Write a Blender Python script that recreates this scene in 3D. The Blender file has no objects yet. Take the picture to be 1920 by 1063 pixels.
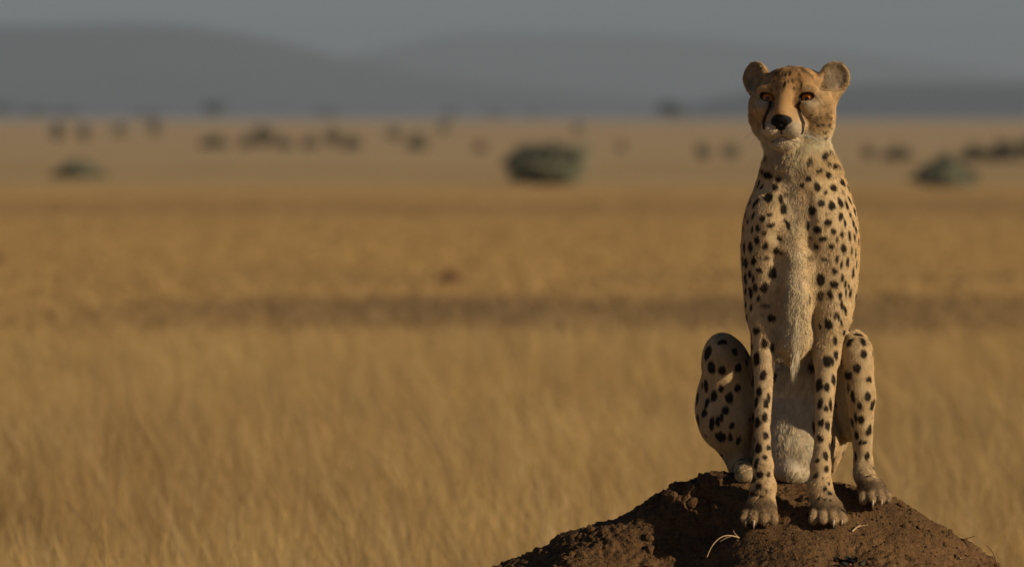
import bpy, math
import numpy as np
from mathutils import Vector
from mathutils.bvhtree import BVHTree

# ------------------------------------------------------------------ camera, sky, sun, exposure
scn = bpy.context.scene
FPX = 20000.0            # focal length in pixels of a 1920-wide frame
DC = 20.0                # metres from the camera to the animal
HC = 1.6                 # camera height above the plain
YH = 218.0               # image row of the horizon

cam_data = bpy.data.cameras.new('camera')
cam = bpy.data.objects.new('camera', cam_data)
scn.collection.objects.link(cam)
scn.camera = cam
cam_data.sensor_width = 36.0
cam_data.lens = 36.0 * FPX / 1920.0
cam_data.clip_start = 0.5
cam_data.clip_end = 90000.0
cam.location = (0, 0, HC)
cam.rotation_euler = (math.radians(90) - math.atan((531.5 - YH) / FPX), 0, 0)
cam_data.dof.use_dof = True
cam_data.dof.focus_distance = DC - 0.02
cam_data.dof.aperture_fstop = cam_data.lens / 38.0

SUN_AZ = math.radians(65)      # from the camera's back towards picture right
SUN_EL = math.radians(19)
sun_dir = Vector((math.sin(SUN_AZ) * math.cos(SUN_EL), -math.cos(SUN_AZ) * math.cos(SUN_EL), math.sin(SUN_EL)))
sun_data = bpy.data.lights.new('sun', 'SUN')
sun = bpy.data.objects.new('sun', sun_data)
scn.collection.objects.link(sun)
sun_data.energy = 5.0
sun_data.angle = math.radians(0.55)
sun_data.color = (1.0, 0.82, 0.58)
sun.rotation_euler = sun_dir.to_track_quat('Z', 'Y').to_euler()
sun.location = (8, 5, 6)

world = bpy.data.worlds.new('World')
scn.world = world
world.use_nodes = True
wn = world.node_tree
sky = wn.nodes.new('ShaderNodeTexSky')
sky.sky_type = 'NISHITA'
sky.sun_disc = False
sky.sun_elevation = SUN_EL
sky.sun_rotation = math.atan2(sun_dir.x, sun_dir.y)
sky.altitude = 1800
sky.air_density = 0.45
sky.dust_density = 0.4
sky.ozone_density = 1.0
wn.links.new(sky.outputs[0], wn.nodes['Background'].inputs[0])
wn.nodes['Background'].inputs[1].default_value = 0.065

scn.view_settings.view_transform = 'Standard'
scn.view_settings.look = 'None'
scn.view_settings.gamma = 1.0
scn.view_settings.exposure = -0.28
scn.render.engine = 'CYCLES'
scn.cycles.use_denoising = True
scn.cycles.max_bounces = 6
scn.cycles.diffuse_bounces = 1
scn.cycles.volume_bounces = 0

# ------------------------------------------------------------------ helpers
RNG = np.random.default_rng(7)
COL = scn.collection

def P(px, py, d=0.0):
    """picture position (1920x1063) at d millimetres behind the animal's plane -> metres"""
    s = (DC + d / 1000.0) / DC
    return np.array([(px - 960.0) / 1000.0 * s, DC + d / 1000.0, HC - (py - YH) / 1000.0 * s])

def to_px(v):
    s = DC / v[:, 1]
    return 960.0 + v[:, 0] * 1000.0 * s, YH + (HC - v[:, 2]) * 1000.0 * s

def hash01(ix, iy, iz, seed):
    n = (ix.astype(np.int64) * 73856093) ^ (iy.astype(np.int64) * 19349663) ^ (iz.astype(np.int64) * 83492791) ^ (seed * 2654435761 % 2147483647)
    n = (n ^ (n >> 13)) * 1274126177 & 0x7fffffff
    n = (n ^ (n >> 16)) * 668265263 & 0x7fffffff
    return ((n ^ (n >> 15)) & 0xffffff) / float(0xffffff)

def vnoise(p, scale, seed=0):
    """value noise -1..1 at points p (n,3), feature size scale"""
    q = p / scale
    i = np.floor(q).astype(np.int64)
    f = q - i
    f = f * f * (3 - 2 * f)
    out = 0
    for a in (0, 1):
        for b in (0, 1):
            for c in (0, 1):
                w = (f[:, 0] if a else 1 - f[:, 0]) * (f[:, 1] if b else 1 - f[:, 1]) * (f[:, 2] if c else 1 - f[:, 2])
                out = out + w * hash01(i[:, 0] + a, i[:, 1] + b, i[:, 2] + c, seed)
    return out * 2 - 1

def worley(p, scale, seed=0):
    q = p / scale
    i = np.floor(q).astype(np.int64)
    best = np.full(len(p), 9.0)
    for a in (-1, 0, 1):
        for b in (-1, 0, 1):
            for c in (-1, 0, 1):
                cx, cy, cz = i[:, 0] + a, i[:, 1] + b, i[:, 2] + c
                dx = cx + hash01(cx, cy, cz, seed) - q[:, 0]
                dy = cy + hash01(cx, cy, cz, seed + 1) - q[:, 1]
                dz = cz + hash01(cx, cy, cz, seed + 2) - q[:, 2]
                best = np.minimum(best, dx * dx + dy * dy + dz * dz)
    return np.sqrt(best)

def sstep(a, b, x):
    t = np.clip((x - a) / (b - a), 0, 1)
    return t * t * (3 - 2 * t)

def mesh_from(name, verts, faces, smooth=True):
    """faces: (n,3) or (n,4) int array"""
    me = bpy.data.meshes.new(name)
    verts = np.ascontiguousarray(verts, dtype=np.float32)
    faces = np.ascontiguousarray(faces, dtype=np.int32)
    k = faces.shape[1]
    me.vertices.add(len(verts)); me.vertices.foreach_set('co', verts.ravel())
    me.loops.add(faces.size); me.loops.foreach_set('vertex_index', faces.ravel())
    me.polygons.add(len(faces))
    me.polygons.foreach_set('loop_start', np.arange(0, faces.size, k, dtype=np.int32))
    me.update(calc_edges=True)
    me.polygons.foreach_set('use_smooth', np.full(len(faces), smooth))
    return me

def vcol(me, name, rgb):
    at = me.attributes.new(name, 'FLOAT_COLOR', 'POINT')
    c = np.ones((len(rgb), 4), dtype=np.float32); c[:, :3] = rgb
    at.data.foreach_set('color', c.ravel())

def add(name, me, mat=None, parent=None, loc=None, label=None, cat=None, group=None, kind=None):
    o = bpy.data.objects.new(name, me)
    COL.objects.link(o)
    if mat is not None and me is not None and not me.materials:
        me.materials.append(mat)
    if parent is not None:
        o.parent = parent
    if loc is not None:
        o.location = loc
    if label: o['label'] = label
    if cat: o['category'] = cat
    if group: o['group'] = group
    if kind: o['kind'] = kind
    return o

def material(name, rgb=(0.5, 0.5, 0.5), rough=0.8, spec=0.2, attr=None, noise=None, bump=None, sheen=0.0, transl=0.0):
    m = bpy.data.materials.new(name)
    m.use_nodes = True
    nt = m.node_tree; N = nt.nodes; L = nt.links
    b = N['Principled BSDF']
    b.inputs['Roughness'].default_value = rough
    b.inputs['Specular IOR Level'].default_value = spec
    b.inputs['Base Color'].default_value = (*rgb, 1)
    src = None
    if attr:
        a = N.new('ShaderNodeAttribute'); a.attribute_name = attr
        src = a.outputs['Color']
    if noise:
        scale, lo, hi = noise
        tc = N.new('ShaderNodeNewGeometry')
        nz = N.new('ShaderNodeTexNoise'); nz.inputs['Scale'].default_value = scale; nz.inputs['Detail'].default_value = 6
        L.new(tc.outputs['Position'], nz.inputs['Vector'])
        mr = N.new('ShaderNodeMapRange'); mr.inputs['From Min'].default_value = 0.3; mr.inputs['From Max'].default_value = 0.7
        mr.inputs['To Min'].default_value = lo; mr.inputs['To Max'].default_value = hi
        L.new(nz.outputs['Fac'], mr.inputs['Value'])
        mx = N.new('ShaderNodeMix'); mx.data_type = 'RGBA'; mx.blend_type = 'MULTIPLY'; mx.inputs['Factor'].default_value = 1.0
        if src is not None: L.new(src, mx.inputs[6])
        else: mx.inputs[6].default_value = (*rgb, 1)
        L.new(mr.outputs[0], mx.inputs[7])
        src = mx.outputs[2]
    if src is not None:
        L.new(src, b.inputs['Base Color'])
    if bump:
        scale, dist = bump
        tc = N.new('ShaderNodeNewGeometry')
        nz = N.new('ShaderNodeTexNoise'); nz.inputs['Scale'].default_value = scale; nz.inputs['Detail'].default_value = 5
        L.new(tc.outputs['Position'], nz.inputs['Vector'])
        bp = N.new('ShaderNodeBump'); bp.inputs['Distance'].default_value = dist; bp.inputs['Strength'].default_value = 0.8
        L.new(nz.outputs['Fac'], bp.inputs['Height'])
        L.new(bp.outputs[0], b.inputs['Normal'])
    if sheen:
        b.inputs['Sheen Weight'].default_value = sheen
    if transl:
        t = N.new('ShaderNodeBsdfTranslucent')
        if src is not None: L.new(src, t.inputs['Color'])
        else: t.inputs['Color'].default_value = (*rgb, 1)
        ms = N.new('ShaderNodeMixShader'); ms.inputs[0].default_value = transl
        L.new(b.outputs[0], ms.inputs[1]); L.new(t.outputs[0], ms.inputs[2])
        L.new(ms.outputs[0], N['Material Output'].inputs['Surface'])
    return m

# ------------------------------------------------------------------ plain, hills
GOLD = np.array([0.61, 0.408, 0.165])
BROWN = np.array([0.325, 0.217, 0.112])
PALE_HAZE = np.array([0.565, 0.42, 0.25])

def plain_colour(x, y):
    """colour of the dry grass cover at plan position (x,y), with distance haze painted in"""
    p = np.stack([x, y * 0.35, np.zeros_like(x)], 1)
    lg = np.log(np.maximum(y, 5.0))
    n1 = vnoise(p, 9.0, 3) ; n2 = vnoise(p, 3.0, 4)
    row = FPX * HC / np.maximum(y, 5.0) + YH + n1 * 9 + n2 * 7
    ang = x / np.maximum(y, 5.0) * FPX / 960.0       # -1..1 over the frame, a compass bearing
    # strips of browner, thinner grass crossing the plain
    dark = sstep(548, 568, row) * (1 - sstep(625, 640, row)) * (0.55 + 0.35 * vnoise(np.stack([ang * 3, lg, lg * 0], 1), 0.5, 8) + 0.25 * ang)
    dark = dark + 0.5 * sstep(505, 518, row) * (1 - sstep(528, 540, row)) * (0.6 + 0.6 * vnoise(np.stack([ang * 3, lg * 2, lg * 0], 1), 0.6, 18))
    dark = dark + 0.38 * sstep(370, 385, row) * (1 - sstep(405, 425, row)) + 0.22 * sstep(300, 318, row) * (1 - sstep(325, 338, row))
    dark = np.clip(dark + 0.05 * n2 + 0.05 * n1, 0, 1)[:, None]
    pale = (sstep(110, 420, y) * 0.85)[:, None]  # far grass pales with distance, haze painted into its colour
    c = GOLD * (1 - pale) + PALE_HAZE * pale
    return c * (1 - dark) + BROWN * dark

def grid_axis(core_lo, core_hi, step, lo, hi, grow=1.25):
    a = list(np.arange(core_lo, core_hi + step * 0.5, step))
    s, v = step, a[-1]
    while v < hi:
        s *= grow; v += s; a.append(min(v, hi))
    s, v, pre = step, a[0], []
    while v > lo:
        s *= grow; v -= s; pre.append(max(v, lo))
    return np.array(pre[::-1] + a)

def grid_mesh(name, xs, ys, hfun):
    X, Y = np.meshgrid(xs, ys, indexing='ij')
    x, y = X.ravel(), Y.ravel()
    z = hfun(x, y)
    nx, ny = len(xs), len(ys)
    i = np.arange(nx * ny).reshape(nx, ny)
    f = np.stack([i[:-1, :-1].ravel(), i[1:, :-1].ravel(), i[1:, 1:].ravel(), i[:-1, 1:].ravel()], 1)
    return np.stack([x, y, z], 1), f

def plain_height(x, y):
    p = np.stack([x, y * 0.6, np.zeros_like(x)], 1)
    near = 1 - sstep(400, 900, y)
    return near * (0.03 * vnoise(p, 2.2, 21) + 0.05 * vnoise(p, 11.0, 22)) - 0.02

gx = grid_axis(-14, 14, 0.5, -30000, 30000, 1.22)
gy = grid_axis(8, 120, 0.5, -3000, 45000, 1.03)
gv, gf = grid_mesh('ground', gx, gy, plain_height)
gme = mesh_from('ground', gv, gf)
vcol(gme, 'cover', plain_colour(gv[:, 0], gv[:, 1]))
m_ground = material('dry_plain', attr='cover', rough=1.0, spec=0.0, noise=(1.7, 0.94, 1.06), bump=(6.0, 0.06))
add('ground', gme, m_ground, kind='structure')

m_hill = material('hill_scrub', (0.065, 0.075, 0.09), rough=1.0, spec=0.0, noise=(0.004, 0.7, 1.3))
def ridge(name, dist, pts, depth, seed):
    """a range of low hills whose skyline passes through (px,row) points seen from the plain"""
    px = np.array([p[0] for p in pts], float); row = np.array([p[1] for p in pts], float)
    xs = np.linspace((px[0] - 960) / FPX * dist, (px[-1] - 960) / FPX * dist, 170)
    cx = xs / dist * FPX + 960
    # smooth interpolation of the skyline
    hh = np.interp(cx, px, (YH - row)) / FPX * dist
    ker = np.hanning(9); ker /= ker.sum()
    hh = np.convolve(np.pad(hh, 4, mode='edge'), ker, mode='valid')
    ys = np.linspace(-1, 1, 41)
    X, T = np.meshgrid(xs, ys, indexing='ij')
    prof = np.cos(T * math.pi / 2) ** 1.3
    H = hh[:, None] * prof
    p = np.stack([X.ravel(), (T * depth).ravel(), np.zeros(X.size)], 1)
    H = H.ravel() * (1 + 0.06 * vnoise(p, dist * 0.02, seed) * (1 - prof.ravel() * 0.6)) + 0.02 * hh.max() * vnoise(p, dist * 0.006, seed + 1) * prof.ravel() - 2.0
    v = np.stack([X.ravel(), dist + (T * depth).ravel(), H], 1)
    nx, ny = X.shape
    i = np.arange(nx * ny).reshape(nx, ny)
    f = np.stack([i[:-1, :-1].ravel(), i[1:, :-1].ravel(), i[1:, 1:].ravel(), i[:-1, 1:].ravel()], 1)
    add(name, mesh_from(name, v, f), m_hill, kind='structure')

ridge('hill_left', 11500, [(-2600, 190), (-1700, 150), (-900, 95), (-300, 62), (0, 44), (200, 40), (350, 43), (450, 57), (560, 80), (650, 105), (760, 130), (900, 152), (1100, 172), (1400, 196), (1750, 214), (2000, 222)], 1400, 31)
ridge('hill_far', 17500, [(-600, 190), (300, 150), (620, 110), (700, 92), (800, 71), (880, 61), (1000, 60), (1180, 62), (1330, 70), (1480, 84), (1620, 98), (1760, 118), (1920, 140), (2300, 165), (2900, 160), (3600, 200)], 2200, 41)
ridge('hill_right', 7800, [(1130, 222), (1200, 216), (1280, 194), (1360, 172), (1450, 158), (1560, 149), (1700, 147), (1850, 149), (1950, 152), (2300, 130), (2900, 120), (3600, 160), (4300, 205)], 900, 51)

# the air between: a closed box of even pale haze
def box_mesh(name, a, b):
    v = [(x, y, z) for x in (a[0], b[0]) for y in (a[1], b[1]) for z in (a[2], b[2])]
    f = [(0, 1, 3, 2), (4, 6, 7, 5), (0, 4, 5, 1), (2, 3, 7, 6), (0, 2, 6, 4), (1, 5, 7, 3)]
    return mesh_from(name, np.array(v, float), np.array(f), smooth=False)
m_haze = bpy.data.materials.new('haze')
m_haze.use_nodes = True
hn = m_haze.node_tree
hn.nodes.remove(hn.nodes['Principled BSDF'])
pv = hn.nodes.new('ShaderNodeVolumePrincipled')
pv.inputs['Color'].default_value = (0.535, 0.645, 0.77, 1)
pv.inputs['Density'].default_value = 1.15e-4
pv.inputs['Anisotropy'].default_value = 0.0
hn.links.new(pv.outputs[0], hn.nodes['Material Output'].inputs['Volume'])
add('haze', box_mesh('haze', (-30500, -3500, -3.5), (30500, 45500, 260)), m_haze, kind='stuff')

# ------------------------------------------------------------------ termite mound
MOUND_PTS = [  # picture column, mm behind the animal's plane, picture row of the bare surface
    (1400, -20, 988), (1430, -20, 985), (1480, -20, 990), (1550, -20, 986), (1640, -20, 1003), (1720, -20, 1032), (1800, -20, 1078), (1900, -20, 1145),
    (1345, -20, 1045), (1285, -20, 1092), (1200, -20, 1068), (1110, -20, 1040), (1000, -20, 1085), (900, -20, 1135),
    (1430, -70, 1012), (1550, -70, 1010), (1390, -70, 1030), (1365, -120, 1080),
    (1450, -150, 1062), (1560, -150, 1058), (1700, -150, 1088), (1320, -150, 1130), (1200, -150, 1120), (1090, -150, 1072), (1000, -150, 1110), (1850, -150, 1180),
    (1640, 50, 954), (1590, 60, 942), (1540, 50, 948), (1430, 50, 948), (1350, 50, 992), (1280, 50, 1022), (1200, 50, 1015), (1130, 50, 1003), (1050, 50, 1035), (1720, 50, 978), (1790, 50, 1022),
    (1400, 130, 912), (1480, 130, 912), (1600, 130, 922), (1690, 130, 944), (1750, 130, 988), (1810, 130, 1022), (1880, 130, 1064), (1330, 130, 908), (1290, 130, 918), (1240, 130, 944), (1200, 130, 962), (1160, 130, 978), (1100, 130, 993), (1010, 130, 1043), (930, 130, 1068), (850, 130, 1110),
    (1480, 300, 910), (1600, 300, 932), (1700, 300, 985), (1300, 300, 945), (1200, 300, 995), (1050, 300, 1075), (1850, 300, 1105),
    (1480, 500, 985), (1700, 500, 1065), (1250, 500, 1060), (1000, 500, 1150), (1900, 500, 1220),
    (1480, -500, 1340), (1480, -850, 1640), (1480, -1100, 1818), (1100, -500, 1390), (900, -850, 1760), (1800, -500, 1420), (2000, -800, 1780),
    (600, 0, 1390), (420, 100, 1560), (150, 100, 1818), (2150, 50, 1420), (2350, 100, 1640), (2600, 100, 1818),
    (1480, 900, 1400), (1480, 1200, 1660), (1480, 1500, 1818), (900, 900, 1530), (2000, 900, 1530), (500, 900, 1818), (2400, 900, 1818), (500, -700, 1818), (2400, -600, 1818)]

mp = np.array(MOUND_PTS, float)
mxy = np.stack([(mp[:, 0] - 960) / 1000, DC + mp[:, 1] / 1000], 1)
mz = HC - (mp[:, 2] - YH) / 1000
def tps_kernel(a, b):
    r2 = ((a[:, None, :] - b[None, :, :]) ** 2).sum(-1)
    return 0.5 * r2 * np.log(r2 + 1e-12)
nK = len(mxy)
A = np.zeros((nK + 3, nK + 3))
A[:nK, :nK] = tps_kernel(mxy, mxy) + np.eye(nK) * 2e-4
A[:nK, nK:] = np.c_[np.ones(nK), mxy]; A[nK:, :nK] = A[:nK, nK:].T
tps_w = np.linalg.solve(A, np.r_[mz, 0, 0, 0])
def mound_base(x, y):
    out = np.empty(len(x))
    for s in range(0, len(x), 20000):
        q = np.stack([x[s:s + 20000], y[s:s + 20000]], 1)
        out[s:s + 20000] = tps_kernel(q, mxy) @ tps_w[:nK] + np.c_[np.ones(len(q)), q] @ tps_w[nK:]
    return out

mx_ax = grid_axis(-0.10, 1.02, 0.0032, -1.15, 2.0, 1.14)
my_ax = grid_axis(19.72, 20.22, 0.0032, 18.6, 21.9, 1.10)
mv, mf = grid_mesh('mound', mx_ax, my_ax, mound_base)
far = np.hypot(mv[:, 0] - 0.5, mv[:, 1] - 20.1)
mv[:, 2] = np.where(far > 1.0, np.minimum(mv[:, 2], 0.9 - 0.75 * (far - 0.75)), mv[:, 2])
# crumbly relief, pushed out along the surface normal
def grid_normals(v, nx, ny):
    g = v.reshape(nx, ny, 3)
    du = np.gradient(g, axis=0); dv = np.gradient(g, axis=1)
    n = np.cross(du, dv).reshape(-1, 3)
    return n / np.linalg.norm(n, axis=1, keepdims=True)
mn = grid_normals(mv, len(mx_ax), len(my_ax))
mpx, mpy = to_px(mv)
crumb = 0.45 + 0.55 * sstep(-0.2, 0.5, vnoise(mv, 0.13, 61))
crumb = np.maximum(crumb, 1.25 * np.exp(-((mpx - 1290) / 90) ** 2) * sstep(0.02, 0.1, mv[:, 1] - DC))
feet = np.ones(len(mv))
for (fx, fy, rr) in ((0.468, 19.975, 0.07), (0.588, 19.975, 0.07), (0.68, 20.06, 0.07), (0.53, 20.25, 0.16)):
    feet *= sstep(0.35, 1.1, np.hypot(mv[:, 0] - fx, mv[:, 1] - fy) / rr)
lump = 0.017 * vnoise(mv, 0.09, 62) + 0.013 * (0.55 - worley(mv, 0.055, 63)) + 0.010 * (0.55 - worley(mv, 0.024, 64)) + 0.0062 * (0.55 - worley(mv, 0.0115, 65)) + 0.0034 * vnoise(mv, 0.0065, 66)
mv = mv + mn * (lump * crumb * (0.25 + 0.75 * feet))[:, None]
mme = mesh_from('termite_mound', mv - np.array([0.5, 20.1, 0]), mf)
EARTH = np.array([0.130, 0.073, 0.032])
tone = 1 + 0.22 * vnoise(mv, 0.12, 71) + 0.18 * vnoise(mv, 0.03, 72) + 0.12 * vnoise(mv, 0.008, 73)
dry = sstep(0.1, 0.7, vnoise(mv, 0.2, 74))[:, None]
vcol(mme, 'earth', (EARTH * (1 - 0.35 * dry) + np.array([0.155, 0.094, 0.046]) * 0.35 * dry) * tone[:, None])
m_earth = material('crumbly_earth', attr='earth', rough=0.95, spec=0.08, noise=(140.0, 0.7, 1.3), bump=(240.0, 0.005))
mound = add('termite_mound', mme, m_earth, loc=(0.5, 20.1, 0), label='low brown crumbling earth mound that the cheetah sits on', cat='mound')
mound_bvh = BVHTree.FromPolygons([tuple(v) for v in mv.tolist()], mf.tolist())
def ground_z(x, y):
    h = mound_bvh.ray_cast(Vector((x, y, 3.0)), Vector((0, 0, -1)))
    return h[0].z if h[0] is not None else 0.0

# ------------------------------------------------------------------ cheetah: signed distance modelling
class Field:
    def __init__(self, xs, ys, zs):
        self.ax = (xs, ys, zs)
        self.F = np.full((len(xs), len(ys), len(zs)), 0.2, dtype=np.float32)
    def block(self, lo, hi):
        sl = []
        for a, l, h in zip(self.ax, lo, hi):
            i = max(np.searchsorted(a, l) - 1, 0); j = min(np.searchsorted(a, h) + 1, len(a))
            if j - i < 2: return None
            sl.append(slice(i, j))
        return tuple(sl)
    def put(self, lo, hi, fn, k, sub=False):
        sl = self.block(np.asarray(lo) - 0.02 - k, np.asarray(hi) + 0.02 + k)
        if sl is None: return
        x = self.ax[0][sl[0]][:, None, None]; y = self.ax[1][sl[1]][None, :, None]; z = self.ax[2][sl[2]][None, None, :]
        d = fn(x, y, z).astype(np.float32)
        a = self.F[sl]
        if sub:
            h = np.maximum(k - np.abs(a + d), 0) / k
            self.F[sl] = np.maximum(a, -d) + h * h * k * 0.25
        else:
            h = np.maximum(k - np.abs(a - d), 0) / k
            self.F[sl] = np.minimum(a, d) - h * h * k * 0.25
    def cone(self, p, r1, q, r2, k=0.02, sub=False):
        p = np.asarray(p, float); q = np.asarray(q, float)
        ba = q - p; L2 = float(ba @ ba)
        def fn(x, y, z):
            t = np.clip(((x - p[0]) * ba[0] + (y - p[1]) * ba[1] + (z - p[2]) * ba[2]) / L2, 0, 1)
            return np.sqrt((x - p[0] - t * ba[0]) ** 2 + (y - p[1] - t * ba[1]) ** 2 + (z - p[2] - t * ba[2]) ** 2) - (r1 + (r2 - r1) * t)
        self.put(np.minimum(p - r1, q - r2), np.maximum(p + r1, q + r2), fn, k, sub)
    def ell(self, c, r, k=0.02, axes=None, sub=False):
        c = np.asarray(c, float); r = np.asarray(r, float)
        ax = np.eye(3) if axes is None else np.asarray(axes, float)
        ext = np.sqrt(((ax * r[:, None]) ** 2).sum(0))
        def fn(x, y, z):
            dx, dy, dz = x - c[0], y - c[1], z - c[2]
            k0 = 0; k1 = 0
            for i in range(3):
                u = dx * ax[i][0] + dy * ax[i][1] + dz * ax[i][2]
                k0 = k0 + (u / r[i]) ** 2; k1 = k1 + (u / r[i] ** 2) ** 2
            k0 = np.sqrt(k0); k1 = np.sqrt(k1) + 1e-9
            return k0 * (k0 - 1) / k1
        self.put(c - ext, c + ext, fn, k, sub)

def surface_nets(F, xs, ys, zs):
    inside = F < 0
    nx, ny, nz = F.shape
    cs = np.zeros((nx - 1, ny - 1, nz - 1), dtype=np.uint8)
    for a in (0, 1):
        for b in (0, 1):
            for c in (0, 1):
                cs += inside[a:nx - 1 + a, b:ny - 1 + b, c:nz - 1 + c]
    act = np.argwhere((cs > 0) & (cs < 8))
    idx = np.full(cs.shape, -1, dtype=np.int64)
    idx[act[:, 0], act[:, 1], act[:, 2]] = np.arange(len(act))
    acc = np.zeros((len(act), 3)); cnt = np.zeros(len(act))
    cor = [(a, b, c) for a in (0, 1) for b in (0, 1) for c in (0, 1)]
    co = lambda o: np.stack([xs[act[:, 0] + o[0]], ys[act[:, 1] + o[1]], zs[act[:, 2] + o[2]]], 1)
    va = lambda o: F[act[:, 0] + o[0], act[:, 1] + o[1], act[:, 2] + o[2]]
    for o in cor:
        for ax in range(3):
            if o[ax] == 0:
                o2 = list(o); o2[ax] = 1
                f1, f2 = va(o), va(o2)
                m = (f1 < 0) != (f2 < 0)
                t = np.where(m, f1 / np.where(m, f1 - f2, 1), 0)[:, None]
                p = co(o) * (1 - t) + co(o2) * t
                acc[m] += p[m]; cnt[m] += 1
    V = acc / cnt[:, None]
    quads = []
    for ax in range(3):
        sl1 = [slice(1, -1)] * 3; sl2 = [slice(1, -1)] * 3
        sl1[ax] = slice(0, -1); sl2[ax] = slice(1, None)
        a, b = inside[tuple(sl1)], inside[tuple(sl2)]
        e = np.argwhere(a != b)
        flip = a[e[:, 0], e[:, 1], e[:, 2]]
        off = np.ones(3, int); off[ax] = 0
        g = e + off
        u, w = [(1, 2), (2, 0), (0, 1)][ax]
        def cell(du, dw):
            q = g.copy(); q[:, u] += du; q[:, w] += dw
            return idx[q[:, 0], q[:, 1], q[:, 2]]
        q = np.stack([cell(-1, -1), cell(0, -1), cell(0, 0), cell(-1, 0)], 1)
        q[~flip] = q[~flip][:, ::-1]
        quads.append(q)
    Q = np.concatenate(quads)
    return V, Q[(Q >= 0).all(1)]

def mesh_normals(V, Q):
    n = np.cross(V[Q[:, 2]] - V[Q[:, 0]], V[Q[:, 3]] - V[Q[:, 1]])
    out = np.zeros_like(V)
    for i in range(4):
        np.add.at(out, Q[:, i], n)
    return out / (np.linalg.norm(out, axis=1, keepdims=True) + 1e-12)

mm = 0.001
xs = np.arange(0.315, 0.715, 0.0022)
ys = np.concatenate([np.arange(19.900, 20.12, 0.0022), np.arange(20.12, 20.68, 0.0036)])
zs = np.concatenate([np.arange(0.70, 1.50, 0.0028), np.arange(1.50, 1.73, 0.0017)])
fa = Field(xs, ys, zs)
def RC(f, a, ra, b, rb, k=18, sub=False): f.cone(P(*a), ra * mm, P(*b), rb * mm, k * mm, sub)
def EL(f, c, r, k=20, tilt=0.0, sub=False):
    # r = (half width, half height, half depth); tilt leans the top towards the camera
    ct, st = math.cos(tilt), math.sin(tilt)
    ax = [(1, 0, 0), (0, ct, st), (0, -st, ct)]
    f.ell(P(*c), (r[0] * mm, r[2] * mm, r[1] * mm), k * mm, ax, sub)

# trunk
EL(fa, (1500, 490, 150), (104, 150, 118), 30, 0.25)
EL(fa, (1502, 400, 130), (98, 110, 100), 40, 0.2)
RC(fa, (1497, 530, 175), 92, (1490, 745, 290), 86, 40)
EL(fa, (1490, 800, 320), (100, 118, 112), 40)
EL(fa, (1497, 805, 200), (84, 104, 75), 40)
EL(fa, (1487, 850, 190), (66, 60, 62), 30)
EL(fa, (1484, 884, 165), (34, 24, 45), 18)
EL(fa, (1425, 845, 300), (48, 58, 60), 30)
EL(fa, (1494, 706, 188), (64, 52, 54), 30)  # filler under the chest, added to keep sun off the picture-left haunch
# neck
RC(fa, (1503, 390, 105), 80, (1497, 258, 72), 57, 40)
RC(fa, (1492, 300, 55), 46, (1490, 410, 52), 54, 40)
RC(fa, (1505, 330, 130), 60, (1505, 420, 190), 80, 40)
# sternum and hanging chest
RC(fa, (1490, 420, 62), 52, (1492, 560, 62), 44, 30)
RC(fa, (1492, 550, 50), 43, (1489, 640, 62), 34, 25)
RC(fa, (1489, 640, 64), 33, (1488, 672, 78), 22, 18)
# shoulders and upper arms
EL(fa, (1438, 415, 64), (41, 68, 56), 14, 0.1)
EL(fa, (1424, 470, 105), (34, 90, 70), 28)
RC(fa, (1434, 470, 80), 40, (1434, 585, 92), 34, 24)
EL(fa, (1555, 425, 78), (44, 74, 52), 30, 0.1)
EL(fa, (1577, 480, 112), (34, 95, 75), 28)
RC(fa, (1560, 480, 85), 42, (1562, 590, 95), 33, 26)
EL(fa, (1545, 408, 52), (34, 48, 34), 14, 0.2)
RC(fa, (1418, 520, 75), 26, (1420, 590, 92), 24, 12)
RC(fa, (1583, 525, 85), 26, (1578, 592, 100), 24, 12)
RC(fa, (1412, 592, 112), 16, (1414, 612, 108), 13, 10)
RC(fa, (1584, 596, 116), 16, (1581, 618, 110), 13, 10)
# crease between the shoulder and the breast
def skin_d(px, py):
    c = P(px, py, 60); ix = np.searchsorted(xs, c[0]); iz = np.searchsorted(zs, c[2])
    col = fa.F[ix, :, iz] < 0
    return (ys[np.argmax(col)] - DC) * 1000
cr = [(1462, 335), (1471, 365), (1478, 398), (1470, 422), (1458, 448)]
crd = [skin_d(*q) for q in cr]
for (a_, da), (b_, db) in zip(zip(cr[:-1], crd[:-1]), zip(cr[1:], crd[1:])):
    RC(fa, (*a_, da), 8, (*b_, db), 9, 16, True)
# hollow of the breast and the grooves beside the breastbone
for line, rr, kk in (([(1489, 345), (1490, 400), (1491, 450)], 16, 34), ([(1461, 490), (1458, 545), (1456, 600)], 5, 20), ([(1523, 470), (1528, 535), (1530, 600)], 5, 20), ([(1513, 370), (1516, 420), (1519, 465)], 5, 22)):
    dl = [skin_d(*q) for q in line]
    for (a_, da), (b_, db) in zip(zip(line[:-1], dl[:-1]), zip(line[1:], dl[1:])):
        RC(fa, (*a_, da - rr * 0.55), rr, (*b_, db - rr * 0.55), rr, kk, True)
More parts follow.
